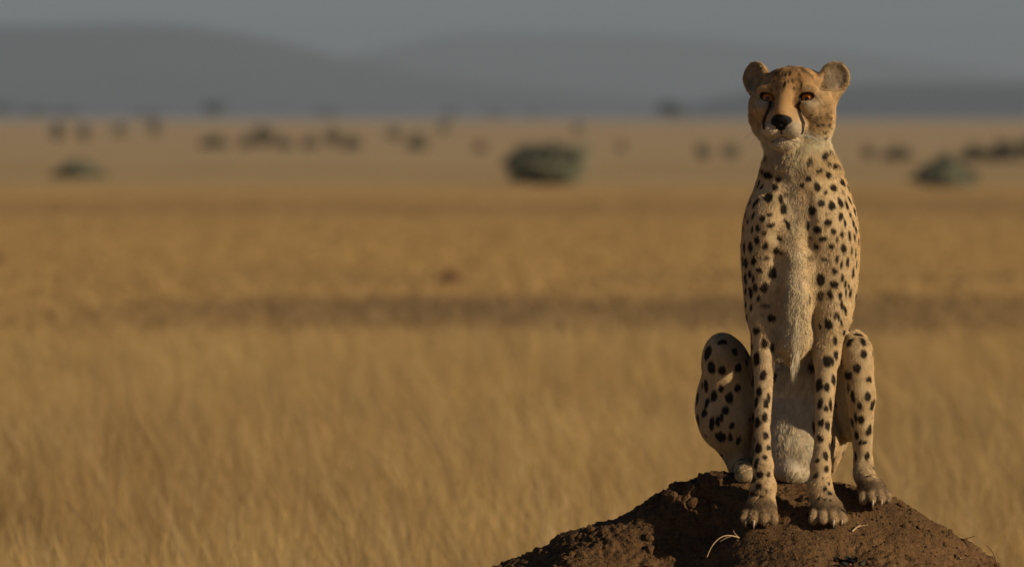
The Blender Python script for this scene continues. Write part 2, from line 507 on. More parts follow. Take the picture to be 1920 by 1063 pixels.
# forelegs
RC(fa, (1436, 445, 60), 38, (1432, 600, 66), 27, 14)
RC(fa, (1432, 590, 70), 28, (1432, 665, 60), 23.5, 20)
RC(fa, (1433, 650, 64), 22.5, (1430, 820, 27), 16.5, 12)
RC(fa, (1430, 820, 27), 16.5, (1431, 872, 16), 21, 8)
RC(fa, (1431, 875, 16), 21, (1432, 915, 12), 23, 10)
RC(fa, (1447, 905, 24), 10, (1449, 918, 22), 9, 8)
RC(fa, (1554, 445, 64), 40, (1561, 600, 68), 29, 14)
RC(fa, (1561, 590, 72), 30, (1551, 675, 58), 26, 20)
RC(fa, (1551, 660, 62), 25.5, (1543, 820, 27), 17, 12)
RC(fa, (1543, 820, 27), 17, (1539, 872, 16), 21, 8)
RC(fa, (1539, 875, 16), 21, (1538, 915, 12), 23, 10)
RC(fa, (1525, 905, 24), 10, (1523, 918, 22), 9, 8)

CLAWS = []
def paw(f, cx, cy, d, w, fwd=(0, 0), toe_r=12.5):
    EL(f, (cx, cy - 14, d - 2), (w * 0.86, 24, 32), 14)
    for i, t in enumerate((-0.98, -0.36, 0.34, 0.95)):
        out = 1 - 0.3 * abs(t)
        kx = cx + t * w * 0.62 + fwd[0] * 12
        tx = cx + t * w * 0.74 + fwd[0] * 30 * out
        kd = d - 22 * out; td = d - 50 * out
        RC(f, (kx, cy - 5, kd), toe_r, (tx, cy + 10 + (1 - out) * -4, td), toe_r * 0.88, 6)
        CLAWS.append((tx, cy + 9, td - toe_r * 0.6, t))
paw(fa, 1427, 966, 0, 37, (-0.15, 0), 14)
RC(fa, (1432, 910, 12), 23, (1429, 950, 4), 26, 12)
paw(fa, 1551, 966, 0, 38, (0.12, 0), 14)
RC(fa, (1538, 910, 12), 23, (1549, 950, 4), 26, 12)

# tail, running down the far side of the mound
tail = [(1490, 850, 410), (1492, 905, 455), (1475, 945, 510), (1440, 985, 560), (1405, 1015, 600), (1390, 1030, 640)]
for (a, b), r in zip(zip(tail[:-1], tail[1:]), (26, 21, 20, 19, 19)):
    RC(fa, a, r, b, r - 1, 12)

# hind legs in their own field so that they stay apart from the forelegs
fb = Field(xs, ys, zs)
EL(fb, (1355, 762, 300), (55, 86, 105), 24, 0.1)
EL(fb, (1368, 720, 300), (50, 90, 95), 16, 0.1)
EL(fb, (1354, 674, 240), (41, 54, 60), 30)
RC(fb, (1358, 690, 225), 38, (1368, 800, 235), 40, 14)
RC(fb, (1360, 790, 232), 49, (1386, 868, 262), 25, 16)
RC(fb, (1400, 745, 290), 60, (1450, 780, 330), 70, 30)
RC(fb, (1388, 874, 262), 22, (1398, 888, 165), 21, 14)
EL(fb, (1402, 893, 142), (27, 18, 34), 12)
EL(fb, (1598, 728, 220), (44, 104, 110), 20, 0.1)
EL(fb, (1603, 664, 138), (35, 50, 70), 24)
RC(fb, (1607, 662, 94), 33, (1614, 745, 98), 29, 12)
RC(fb, (1614, 740, 99), 29, (1618, 860, 135), 20, 12)
RC(fb, (1580, 760, 270), 50, (1510, 790, 320), 65, 30)
RC(fb, (1576, 790, 268), 36, (1563, 882, 262), 7, 14)
RC(fb, (1619, 855, 160), 19, (1620, 890, 112), 20, 12)
RC(fb, (1620, 885, 118), 21, (1630, 915, 78), 24, 12)
paw(fb, 1636, 929, 62, 34, (0.35, 0), 12.5)
Fh = fb.F; a = fa.F
h = np.maximum(0.010 - np.abs(a - Fh), 0) / 0.010
fa.F = np.minimum(a, Fh) - h * h * 0.010 * 0.25
del fb, Fh, a, h

# head, in its own turned frame (x to picture right, y out of the face, z up), millimetres
YAW = math.radians(16)
H0 = P(1486, 185, 45)
HR = np.array([math.cos(YAW), -math.sin(YAW), 0]); HF = np.array([-math.sin(YAW), -math.cos(YAW), 0]); HU = np.array([0, 0, 1.0])
def hp(x, y, z): return H0 + mm * (x * HR + y * HF + z * HU)
HAX = np.stack([HR, HF, HU])
fh = Field(xs, ys, zs)
def HE(c, r, k=12, axes=None, sub=False, f=None):
    (f or fh).ell(hp(*c), np.array(r) * mm, k * mm, HAX if axes is None else axes, sub)
def HC_(p, r1, q, r2, k=10, sub=False): fh.cone(hp(*p), r1 * mm, hp(*q), r2 * mm, k * mm, sub)
HE((0, -22, 6), (72, 74, 54), 20)
HE((0, 16, 24), (50, 43, 34), 20)
for s in (-1, 1):
    HE((s * 53, 6, -14), (32, 42, 35), 20)
    HE((s * 47, -2, -49), (34, 38, 32), 22)
HE((0, -8, -62), (50, 44, 36), 24)
HC_((0, 50, 17), 20, (0, 87, -26), 16.5, 10)
HE((0, 50, -46), (39, 42, 34), 16)
for s in (-1, 1):
    HE((s * 20, 72, -58), (25, 24, 19), 7)
    HE((s * 34, 45, 17), (26, 14, 11), 16)
    HE((s * 43, 40, -20), (22, 22, 17), 14)
HE((0, 57, -82), (29, 23, 15), 10)
# mouth, nose and eye openings
for s in (-1, 1):
    HC_((0, 97, -70), 3.0, (s * 17, 90, -78), 3.0, 3, True)
    HC_((s * 17, 90, -78), 3.0, (s * 35, 72, -83), 2.6, 3, True)
HC_((0, 99, -57), 2.0, (0, 98, -70), 2.2, 3, True)
HE((0, 91, -41), (19, 10, 9), 4)
for s in (-1, 1):
    HE((s * 10, 90, -44), (9.5, 10, 9.5), 4)
HE((0, 92, -51), (8.5, 8, 7.5), 4)
EYES = []
for s in (-1, 1):
    HE((s * 12, 103, -44), (4.5, 5, 3.2), 2, None, True)
    # almond opening, outer corner a little higher
    tl = math.radians(10) * s
    e_ax = np.stack([HR * math.cos(tl) + HU * math.sin(tl), HF, -HR * math.sin(tl) + HU * math.cos(tl)])
    c = (s * 38, 56, 1.5)
    HE(c, (11.6, 20, 4.5), 2.5, e_ax, True)
    EYES.append((s, hp(s * 38, 36.5, 0.5), e_ax))
# ears: cupped discs
for s in (-1, 1):
    n = np.array([s * 0.42, 0.86, 0.12]); n /= np.linalg.norm(n)
    up = np.array([s * 0.56, -0.05, 0.82]); up -= n * (up @ n); up /= np.linalg.norm(up)
    sd = np.cross(up, n)
    T = lambda v: v[0] * HR + v[1] * HF + v[2] * HU
    eax = np.stack([T(sd), T(n), T(up)])
    HE((s * 77, -20, 39), (33, 15, 34), 12, eax)
    HE((s * 64, -24, 16), (24, 24, 30), 18)
    HE((s * 79 + n[0] * 15, -20 + n[1] * 15, 41), (25.5, 15, 26.5), 5, eax, True)
h = np.maximum(0.022 - np.abs(fa.F - fh.F), 0) / 0.022
fa.F = np.minimum(fa.F, fh.F) - h * h * 0.022 * 0.25
del fh, h
fa.F += 0.0035        # the coat adds this much back

V, Q = surface_nets(fa.F, xs, ys, zs)
# drop stray shells, keep the one body; then relax the voxel steps
nb = np.zeros((len(V), 3)); cn = np.zeros(len(V))
for i in range(4):
    for j in ((i + 1) % 4, (i - 1) % 4):
        np.add.at(nb, Q[:, i], V[Q[:, j]]); np.add.at(cn, Q[:, i], 1)
V = V * 0.6 + 0.4 * nb / np.maximum(cn, 1)[:, None]
VN = mesh_normals(V, Q)
print('cheetah', len(V), len(Q))

# ------------------------------------------------------------------ coat pattern
vpx, vpy = to_px(V)
vd = (V[:, 1] - DC) * 1000.0
body_bvh = BVHTree.FromPolygons([tuple(v) for v in V.tolist()], Q.tolist())
SPOTS = []      # centre, tangent 1, tangent 2, normal, r1, r2, strength
def add_spot(c, n, r1, r2, strength, ang=0.0):
    n = np.array(n); t2 = np.array([0, 0.15, -1.0]); t2 = t2 - n * (t2 @ n); t2 /= np.linalg.norm(t2) + 1e-9
    t1 = np.cross(t2, n)
    ca, sa = math.cos(ang), math.sin(ang)
    SPOTS.append((np.array(c), t1 * ca + t2 * sa, -t1 * sa + t2 * ca, n, r1, r2, strength))
EYE_PT = np.array([0, 0, HC])
def region(x0, y0, sc, rows, grow=1.05):
    """spots noted on one stretch of the animal: column, row, half width, half height in that stretch's own scale"""
    for r in rows:
        px, py = x0 + r[0] / sc, y0 + r[1] / sc
        target = P(px, py, 0)
        dirv = target - EYE_PT; dirv /= np.linalg.norm(dirv)
        hit = body_bvh.ray_cast(Vector(EYE_PT), Vector(dirv))
        if hit[0] is None: continue
        n = np.array(hit[1]); v = -dirv
        cosx = max(0.35, math.sqrt(max(0.0, 1 - n[0] ** 2)))
        w = r[2] / sc / 1000 / cosx * grow; hgt = r[3] / sc / 1000 * grow
        add_spot(hit[0], n, max(w, 0.0022), max(hgt, 0.0022), r[4] if len(r) > 4 else 1.0, r[5] if len(r) > 5 else 0.0)

region(1380, 300, 6.64, grow=1.2, rows=[
    (400, 160, 45, 45), (530, 225, 30, 35), (490, 325, 35, 48), (325, 330, 20, 30), (395, 470, 50, 50), (550, 480, 25, 45, .9), (600, 600, 36, 58), (640, 800, 22, 66, 1, .45), (535, 975, 35, 25),
    (415, 670, 30, 25), (320, 720, 28, 35), (435, 805, 50, 25), (270, 845, 22, 35), (345, 905, 25, 25), (260, 995, 30, 40), (200, 870, 14, 40), (215, 690, 15, 40), (265, 500, 18, 45), (225, 550, 15, 35), (150, 760, 10, 30),
    (905, 10, 25, 15), (1140, 10, 25, 18), (1030, 90, 30, 28), (1210, 45, 30, 40), (1265, 10, 15, 15), (1140, 165, 34, 42), (1355, 125, 30, 45, .8), (900, 225, 42, 38), (825, 310, 25, 30), (1015, 325, 34, 52, 1, .3),
    (1210, 340, 38, 35), (1120, 405, 28, 25, .8), (1320, 270, 30, 40), (1390, 345, 18, 40), (1425, 310, 12, 40), (820, 450, 15, 20, .4), (1335, 400, 22, 35, .4), (1410, 490, 14, 40), (1450, 470, 12, 40), (1485, 440, 12, 35),
    (1065, 535, 35, 35, .85), (1190, 560, 40, 50), (955, 625, 42, 50), (1295, 525, 32, 50), (1375, 565, 18, 45), (1495, 530, 10, 40), (1475, 630, 14, 50), (1425, 685, 16, 38), (1300, 710, 26, 40), (1125, 670, 15, 25, .5),
    (1150, 770, 42, 40), (1355, 775, 20, 45), (1460, 790, 12, 40), (1520, 715, 10, 45), (895, 810, 28, 42), (1015, 860, 38, 35), (1220, 885, 28, 32), (1315, 915, 20, 38), (1415, 930, 16, 50), (1490, 860, 9, 40), (1530, 900, 10, 40),
    (930, 965, 25, 22, .8), (1080, 975, 45, 28), (1250, 990, 18, 25, .8), (1475, 950, 9, 40), (600, 430, 35, 25, .45), (670, 420, 15, 20, .4)])
region(1380, 450, 6.64, grow=1.2, rows=[
    (105, 80, 12, 60), (175, 80, 18, 50), (370, 65, 32, 32), (500, 125, 32, 30), (565, 165, 18, 22), (270, 150, 14, 14), (290, 215, 25, 15), (380, 222, 32, 19, .8), (215, 250, 25, 50), (125, 280, 20, 60), (90, 250, 10, 50),
    (170, 420, 16, 45), (120, 480, 18, 60), (285, 370, 30, 30), (450, 415, 42, 66), (350, 580, 40, 60), (240, 580, 25, 45), (185, 640, 22, 55), (120, 630, 12, 40), (285, 720, 15, 35), (210, 470, 12, 40), (360, 815, 45, 20, .7),
    (330, 940, 25, 20, .4), (440, 975, 40, 25), (190, 830, 14, 40), (1000, 80, 28, 30), (1190, 80, 30, 28), (1340, 100, 30, 48), (1435, 125, 12, 40), (1490, 160, 8, 50), (930, 225, 45, 25, .5), (1105, 243, 38, 20, .8),
    (1255, 225, 22, 35), (1320, 305, 18, 32), (1395, 265, 18, 55), (1225, 380, 30, 38), (1055, 480, 44, 66), (1320, 465, 16, 45), (1455, 400, 15, 55), (1500, 300, 8, 40), (1225, 545, 38, 38), (1365, 550, 18, 45), (1410, 570, 12, 25),
    (1055, 680, 42, 50, .75), (1165, 670, 30, 56), (1295, 680, 20, 48), (1370, 650, 12, 35), (1425, 650, 16, 55), (1320, 800, 15, 60), (1360, 860, 15, 55), (1245, 930, 20, 35, .8), (530, 615, 28, 45, .25), (1280, 960, 10, 40), (1310, 1010, 12, 40)])
region(1260, 540, 3.22, [
    (305, 323, 25, 25), (215, 388, 20, 45), (178, 390, 8, 25), (238, 478, 22, 38), (302, 495, 25, 30), (170, 530, 15, 40), (205, 585, 13, 40), (298, 603, 18, 25), (252, 650, 20, 33), (155, 660, 14, 38), (348, 660, 20, 35), (213, 690, 14, 33),
    (325, 735, 20, 25), (197, 752, 18, 25), (162, 790, 18, 35), (240, 815, 15, 40), (275, 800, 15, 30), (300, 775, 12, 25), (295, 900, 30, 40), (350, 895, 15, 30), (365, 830, 15, 20), (280, 268, 25, 10), (400, 920, 15, 25), (395, 600, 18, 28), (400, 480, 20, 28), (380, 380, 20, 25),
    (510, 255, 18, 25), (558, 328, 20, 30), (603, 355, 15, 30), (598, 180, 20, 22), (505, 430, 14, 40), (472, 385, 12, 28), (550, 525, 20, 32), (612, 515, 14, 28), (525, 625, 18, 26), (585, 660, 10, 30), (568, 695, 14, 28), (505, 690, 10, 35), (490, 555, 10, 40),
    (560, 778, 18, 26), (512, 810, 15, 30), (563, 890, 18, 25), (518, 962, 20, 30), (588, 965, 10, 15), (560, 1020, 18, 18), (492, 780, 10, 30),
    (945, 218, 20, 28), (895, 225, 9, 18), (985, 310, 14, 28), (937, 440, 26, 38), (972, 440, 10, 25), (992, 400, 12, 28), (852, 472, 22, 30), (885, 580, 20, 38), (937, 598, 18, 25), (975, 550, 13, 32), (898, 695, 16, 35), (930, 725, 12, 18), (958, 705, 10, 35),
    (862, 840, 12, 45), (900, 808, 15, 22), (940, 825, 16, 28), (898, 905, 18, 20), (930, 1012, 16, 28), (883, 1035, 12, 18), (960, 920, 8, 25),
    (1080, 245, 20, 12), (1075, 325, 18, 28), (1040, 265, 10, 20), (1150, 320, 17, 36, 1, -.4), (1157, 398, 18, 28), (1120, 480, 22, 30), (1060, 525, 22, 25, .9), (1190, 548, 16, 20), (1218, 540, 14, 45), (1180, 655, 20, 28), (1213, 705, 14, 35), (1132, 705, 18, 28), (1095, 650, 12, 35), (1065, 600, 10, 30, .7),
    (1143, 790, 18, 25), (1110, 780, 10, 28), (1190, 855, 18, 30), (1088, 810, 8, 30), (1115, 885, 12, 28), (1165, 930, 13, 14), (1137, 930, 10, 20), (1175, 1010, 14, 25), (1110, 1010, 8, 30)])
region(1260, 800, 4.0, [
    (655, 350, 26, 26), (720, 350, 18, 22), (647, 440, 20, 22), (700, 470, 12, 18), (665, 510, 14, 14), (632, 270, 12, 40), (608, 385, 18, 25), (612, 490, 22, 18), (1155, 320, 17, 30), (1085, 365, 18, 24, .8), (1130, 390, 8, 12, .7), (1148, 460, 18, 22), (1187, 497, 15, 17),
    (1175, 420, 10, 15), (1150, 545, 16, 14), (1197, 553, 10, 8), (1110, 530, 10, 15), (1100, 245, 16, 20, .7), (1460, 215, 14, 25)])
region(1340, 80, 4.43, grow=1.12, rows=[
    (900, 915, 25, 25), (785, 965, 20, 25, .6), (940, 900, 15, 15), (860, 1035, 22, 20), (985, 1005, 22, 25), (935, 975, 12, 15), (1025, 950, 15, 35, .8),
    (912, 597, 10, 15), (945, 630, 11, 10), (880, 683, 10, 12), (932, 690, 12, 18), (905, 735, 12, 15), (900, 780, 12, 14, .8), (955, 800, 12, 12, .7), (822, 660, 11, 7, .8), (840, 690, 8, 8, .8), (865, 620, 8, 6, .8), (965, 715, 8, 12, .8), (950, 580, 8, 8, .7),
    (580, 350, 9, 36), (710, 355, 7, 30, .8, .2), (510, 280, 9, 15, .8), (535, 315, 7, 12, .8), (640, 330, 6, 22, .7), (470, 400, 8, 12, .6), (660, 385, 6, 16, .6), (520, 380, 6, 16, .6), (620, 270, 8, 22, .8), (560, 240, 10, 18, .8), (690, 280, 8, 18, .8), (500, 225, 10, 14, .8),
    (600, 215, 9, 18, .9), (650, 225, 9, 16, .9), (720, 225, 10, 14, .8), (780, 240, 8, 12, .6), (555, 290, 6, 14, .8), (590, 280, 6, 16, .8), (665, 250, 6, 16, .8), (540, 200, 9, 9, .8), (680, 200, 9, 9, .8), (440, 290, 9, 12, .7), (460, 330, 7, 10, .6), (430, 350, 7, 10, .5), (490, 340, 6, 14, .6), (610, 330, 5, 18, .7), (560, 400, 5, 18, .5), (690, 330, 6, 16, .6), (750, 290, 7, 12, .6), (810, 280, 7, 9, .5), (470, 250, 9, 12, .7), (760, 215, 9, 10, .7), (625, 190, 9, 9, .8), (580, 190, 9, 9, .8), (840, 640, 6, 5, .6), (800, 600, 6, 4, .5), (975, 660, 7, 9, .7)])
hand = np.array([sp[0] for sp in SPOTS])

# the rest of the coat: evenly strewn spots on the flanks, back and far side
facing = -(VN * (V - EYE_PT) / np.linalg.norm(V - EYE_PT, axis=1, keepdims=True)).sum(1)
head_w = sstep(285, 262, vpy) * sstep(140, 100, vd)
elig = np.where((facing < 0.30) & (vpy > 285) & (VN[:, 2] > -0.75))[0]
order = RNG.permutation(elig)[:9000]
kept = list(hand)
kept_a = np.array(kept)
for i in order:
    p = V[i]
    small = vpy[i] > 800 or vpy[i] < 330
    mind = 0.021 if small else (0.024 if vd[i] < 200 else 0.029)
    if len(kept_a) and ((kept_a - p) ** 2).sum(1).min() < mind ** 2: continue
    if abs(vpx[i] - 1490) < 45 and vd[i] < 240 and vpy[i] > 560: continue
    r = RNG.uniform(0.0048, 0.0075) * (0.75 if small else 1.0)
    add_spot(p, VN[i], r, r * RNG.uniform(1.0, 1.5), 1.0, RNG.normal(0, .3))
    kept_a = np.vstack([kept_a, p])
print('spots', len(SPOTS))

warp = np.stack([vnoise(V, 0.011, 81), vnoise(V, 0.011, 82), vnoise(V, 0.011, 83)], 1) * 0.0022
warp += np.stack([vnoise(V * np.array([1, 1, .45]), 0.0042, 181), vnoise(V, 0.0042, 182), vnoise(V * np.array([1, 1, .45]), 0.0042, 183)], 1) * 0.0016
spot = np.zeros(len(V))
Vw = V + warp
for c, t1, t2, n, r1, r2, st in SPOTS:
    R = 1.9 * max(r1, r2) + 0.004
    m = np.where((np.abs(Vw - c) < R).all(1))[0]
    if not len(m): continue
    q = Vw[m] - c
    e = np.sqrt((q @ t1 / r1) ** 2 + (q @ t2 / r2) ** 2 + (q @ n / (1.6 * max(r1, r2))) ** 2)
    ok = VN[m] @ n > -0.2
    soft = np.clip(0.0028 / min(r1, r2), 0.2, 0.55)
    spot[m] = np.maximum(spot[m], st * (1 - sstep(1 - soft * 0.6, 1 + soft * 0.7, e)) * ok)

def blob(px, py, rx, ry):
    return np.exp(-(((vpx - px) / rx) ** 2 + ((vpy - py) / ry) ** 2))
def mixc(c, rgb, w):
    w = np.clip(w, 0, 1)[:, None]
    return c * (1 - w) + np.array(rgb) * w
TAN = (0.60, 0.40, 0.185); CREAM = (0.71, 0.525, 0.295); WHITE = (0.76, 0.63, 0.43); ORANGE = (0.48, 0.26, 0.095); DIRTY = (0.30, 0.19, 0.10); BLACK = (0.018, 0.013, 0.010)
front = sstep(-0.1, 0.4, facing)
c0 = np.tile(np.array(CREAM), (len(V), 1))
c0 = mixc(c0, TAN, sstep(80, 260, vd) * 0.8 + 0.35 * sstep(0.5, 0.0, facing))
# white throat, chest and belly
chest = np.exp(-((vpx - np.interp(vpy, [270, 330, 400, 500, 600, 720, 900], [1478, 1480, 1487, 1492, 1490, 1485, 1490])) / np.interp(vpy, [265, 300, 340, 450, 560, 640, 700, 900], [50, 32, 15, 13, 24, 38, 60, 60])) ** 2) * front * sstep(250, 275, vpy)
c0 = mixc(c0, WHITE, chest * (0.72 + 0.25 * sstep(460, 540, vpy)))
belly = sstep(90, 140, vd) * sstep(620, 680, vpy) * front * sstep(78, 60, np.abs(vpx - 1492))
c0 = mixc(c0, (0.72, 0.60, 0.42), belly * 0.9)
c0 = mixc(c0, ORANGE, 0.30 * blob(1466, 540, 14, 20) + 0.28 * blob(1492, 448, 9, 14) + 0.22 * blob(1505, 515, 12, 14) + 0.2 * blob(1440, 580, 25, 18))
# lower forelegs warmer
arm = (vd < 95) * sstep(600, 660, vpy)
c0 = mixc(c0, (0.62, 0.42, 0.20), arm * (0.45 + 0.25 * sstep(760, 900, vpy)))
c0 = mixc(c0, CREAM, (vd < 95) * blob(1440, 700, 30, 60) * 0.4)
hind = (vpx > 1575) & (vpy > 600) | (vpx < 1404) & (vpy > 605) & (vd > 95)
c0 = mixc(c0, (0.66, 0.49, 0.275), hind * 0.7)
paws = sstep(918, 955, vpy + 14 * vnoise(V, 0.02, 85)) * (vd < 40) + sstep(880, 905, vpy + 10 * vnoise(V, 0.02, 86)) * (vpx > 1585)
c0 = mixc(c0, DIRTY, np.clip(paws, 0, 1) * 0.58)
c0 = mixc(c0, (0.12, 0.075, 0.04), np.clip(paws, 0, 1) * sstep(965, 982, vpy - 8 + 36 * ((vpx > 1590))) * 0.6)
toes = np.ones(len(V))
for (tx_, ty_, td_, _t) in CLAWS:
    q = (V - P(tx_, ty_ - 6, td_ + 10)) / mm
    toes = np.minimum(toes, np.clip((np.hypot(q[:, 0], 0.7 * q[:, 2]) - 6.5) / 6.0, 0, 1))
c0 = mixc(c0, (0.07, 0.045, 0.028), np.clip(paws, 0, 1) * toes * sstep(25, -15, vd - 62 * (vpx > 1590)) * 0.7)
# head
on_head = sstep(292, 268, vpy)
hl = (V - H0) / mm
hx, hy, hz = hl @ HR, hl @ HF, hl @ HU
hd = on_head * (vd < 160)
c0 = mixc(c0, (0.50, 0.315, 0.145), hd * sstep(-70, -35, hz) * 0.95)
c0 = mixc(c0, ORANGE, hd * (np.exp(-((hx) / 30) ** 2 - ((hz - 2) / 45) ** 2) * 0.65 + np.exp(-((np.abs(hx) - 30) / 26) ** 2 - ((hz - 32) / 18) ** 2) * 0.4))
c0 = mixc(c0, (0.60, 0.43, 0.235), hd * np.exp(-((np.abs(hx) - 52) / 26) ** 2 - ((hz + 26) / 30) ** 2) * 0.8)
c0 = mixc(c0, WHITE, hd * sstep(-52, -66, hz + 0.12 * np.abs(hx)) * 0.92)
c0 = mixc(c0, (0.68, 0.56, 0.38), hd * np.exp(-((np.abs(hx) - 24) / 14) ** 2 - ((hz + 52) / 9) ** 2) * 0.8 * (hy > 40))
c0 = mixc(c0, (0.70, 0.60, 0.44), hd * np.exp(-((np.abs(hx) - 43) / 15) ** 2 - ((hz + 9) / 5.5) ** 2) * 0.85 * (hy > 20))
c0 = mixc(c0, (0.62, 0.48, 0.28), hd * np.exp(-((np.abs(hx) - 40) / 16) ** 2 - ((hz - 15) / 5.0) ** 2) * 0.3 * (hy > 20))
c0 = mixc(c0, (0.74, 0.64, 0.47), hd * np.exp(-((np.abs(hx) - 18) / 20) ** 2 - ((hz + 66) / 10) ** 2) * 0.95 * (hy > 50))
crown = hd * sstep(28, 50, hz) * sstep(52, 34, np.abs(hx)) * sstep(-60, -20, hy)
c0 = mixc(c0, (0.14, 0.085, 0.04), crown * sstep(-0.15, 0.45, vnoise(V * np.array([1, 1, .45]), 0.0085, 87)) * 0.92)
ear = hd * sstep(54, 66, np.abs(hx)) * sstep(0, 26, hz)
eh = hl @ np.array([0, 0, 1.0])
for s in (-1, 1):
    er = np.sqrt(((hx - s * 78) / 30) ** 2 + ((hz - 40) / 36) ** 2)
    side = (hx * s > 0) * ear
    back_of = VN @ HF < -0.05
    c0 = mixc(c0, (0.42, 0.33, 0.22), side * sstep(0.95, 0.6, er) * ~back_of)
    c0 = mixc(c0, (0.62, 0.50, 0.31), side * sstep(0.72, 0.95, er) * ~back_of * 0.8)
    c0 = mixc(c0, (0.13, 0.09, 0.055), side * np.exp(-((hx - s * 64) / 9) ** 2 - ((hz - 18) / 14) ** 2) * 0.75)
    c0 = mixc(c0, (0.06, 0.045, 0.03), side * back_of * sstep(0.3, 0.9, er) * 0.9)
# face lines
def polyline(pts, width, soft):
    best = np.full(len(V), 1e9)
    pts = [(1340 + x / 4.43, 80 + y / 4.43, w) for x, y, w in pts]
    for (x1, y1, w1), (x2, y2, w2) in zip(pts[:-1], pts[1:]):
        bx, by = x2 - x1, y2 - y1
        t = np.clip(((vpx - x1) * bx + (vpy - y1) * by) / (bx * bx + by * by), 0, 1)
        dd = np.hypot(vpx - x1 - t * bx, vpy - y1 - t * by) / (w1 + (w2 - w1) * t)
        best = np.minimum(best, dd)
    return (1 - sstep(width - soft, width + soft, best)) * hd * (facing > 0.05)
dark = np.zeros(len(V))
dark = np.maximum(dark, polyline([(706, 480, 2.6), (692, 530, 2.5), (702, 585, 2.6), (720, 630, 2.8), (736, 670, 2.8), (732, 735, 2.0), (720, 775, 1.6)], 1.25, 0.35))
dark = np.maximum(dark, polyline([(466, 480, 2.6), (458, 540, 2.5), (428, 600, 2.6), (408, 660, 2.6), (408, 715, 2.0)], 1.25, 0.35))
dark = np.maximum(dark, 0.75 * polyline([(838, 445, 1.5), (870, 480, 1.4), (893, 525, 1.5)], 1.0, 0.4))
bare = 0.8 * dark
for s, ec, eax in EYES:
    q = (V - (ec + HU * 1.0 * mm)) / mm
    e = np.sqrt((q @ eax[0] / 16.2) ** 2 + ((q @ eax[2] - 1.6) / 8.6) ** 2)
    rim = (1 - sstep(0.92, 1.12, e)) * (q @ HF > -4)
    dark = np.maximum(dark, rim); bare = np.maximum(bare, rim)
nose = (1 - sstep(0.92, 1.1, np.sqrt((hx / 20) ** 2 + ((hz + 42) / 12) ** 2))) * (hy > 80)
nose = np.maximum(nose, (1 - sstep(0.9, 1.15, np.sqrt((hx / 10) ** 2 + ((hz + 52) / 8) ** 2))) * (hy > 86))
phil = (1 - sstep(1.5, 3.2, np.abs(hx))) * (hz < -56) * (hz > -73) * (hy > 80)
lip = (1 - sstep(0.6, 2.3, np.abs(hz - np.interp(np.abs(hx), [0, 17, 35], [-71, -79, -84])))) * (np.abs(hx) < 33) * (hy > 60)
dark = np.maximum.reduce([dark, nose, phil * 0.9, lip * 0.75])
bare = np.maximum.reduce([bare, nose, phil * 0.6, lip * 0.5])
c0 *= (1 + 0.10 * vnoise(V, 0.03, 88) + 0.08 * vnoise(V, 0.008, 89))[:, None]
c0 = c0 * (1 + hd * (0.22 * vnoise(V * np.array([1, 1, .5]), 0.0055, 191) + 0.14 * vnoise(V, 0.014, 192)) * sstep(70, 50, hy))[:, None]
coat = mixc(c0, BLACK, np.clip(spot * 1.15, 0, 0.98))
coat = mixc(coat, BLACK, dark * 0.97)
coat = mixc(coat, (0.008, 0.007, 0.006), nose)

BASE = np.array([0.53, 20.15, 0.69])
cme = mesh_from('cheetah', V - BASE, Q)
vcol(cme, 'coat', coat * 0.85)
gl = cme.attributes.new('gloss', 'FLOAT', 'POINT'); gl.data.foreach_set('value', nose.astype(np.float32))
m_coat = material('spotted_hide', attr='coat', rough=0.75, spec=0.15, bump=(900.0, 0.0012))
nt = m_coat.node_tree
ga = nt.nodes.new('ShaderNodeAttribute'); ga.attribute_name = 'gloss'
mr = nt.nodes.new('ShaderNodeMapRange'); mr.inputs['To Min'].default_value = 0.8; mr.inputs['To Max'].default_value = 0.5
nt.links.new(ga.outputs['Fac'], mr.inputs['Value']); nt.links.new(mr.outputs[0], nt.nodes['Principled BSDF'].inputs['Roughness'])
cheetah = add('cheetah', cme, m_coat, loc=BASE, label='spotted cheetah sitting upright on top of the brown earth mound', cat='cheetah')

# ------------------------------------------------------------------ fur
def length_map():
    L = np.full(len(V), 0.0050)
    L = np.where(hd > 0.5, 0.0042, L)
    L = L + 0.006 * hd * np.exp(-((hz + 75) / 22) ** 2) * (hy < 50)                     # ruff under the cheeks
    L = L + 0.008 * sstep(262, 285, vpy) * sstep(340, 300, vpy)
    L = L + 0.005 * crown + 0.006 * hd * np.exp(-((np.abs(hx) - 70) / 14) ** 2 - ((hz + 34) / 22) ** 2)
    L = np.where((hd > .5) & (hy > 58) & (hz > -74), 0.0028, L)
    L = L + 0.003 * hd * sstep(-76, -84, hz)
    L = L + chest * sstep(735, 700, vpy) * (0.001 + 0.0055 * sstep(470, 600, vpy))
    L = np.where(belly > 0.4, 0.0095, L)
    L = np.where((vd < 95) & (vpy > 650), 0.0043, L)
    L = np.where((vpy > 600) & ((vpx > 1575) | (vpx < 1404)) & (vd > 95), 0.0044, L)
    L = L + 0.008 * blob(1420, 925, 16, 18) * (vd < 60) + 0.008 * blob(1528, 918, 14, 18) * (vd < 60)
    L = np.where(ear > 0.5, 0.0055, L)
    return L
flen = length_map() * (1 - 0.85 * np.clip(bare, 0, 1))
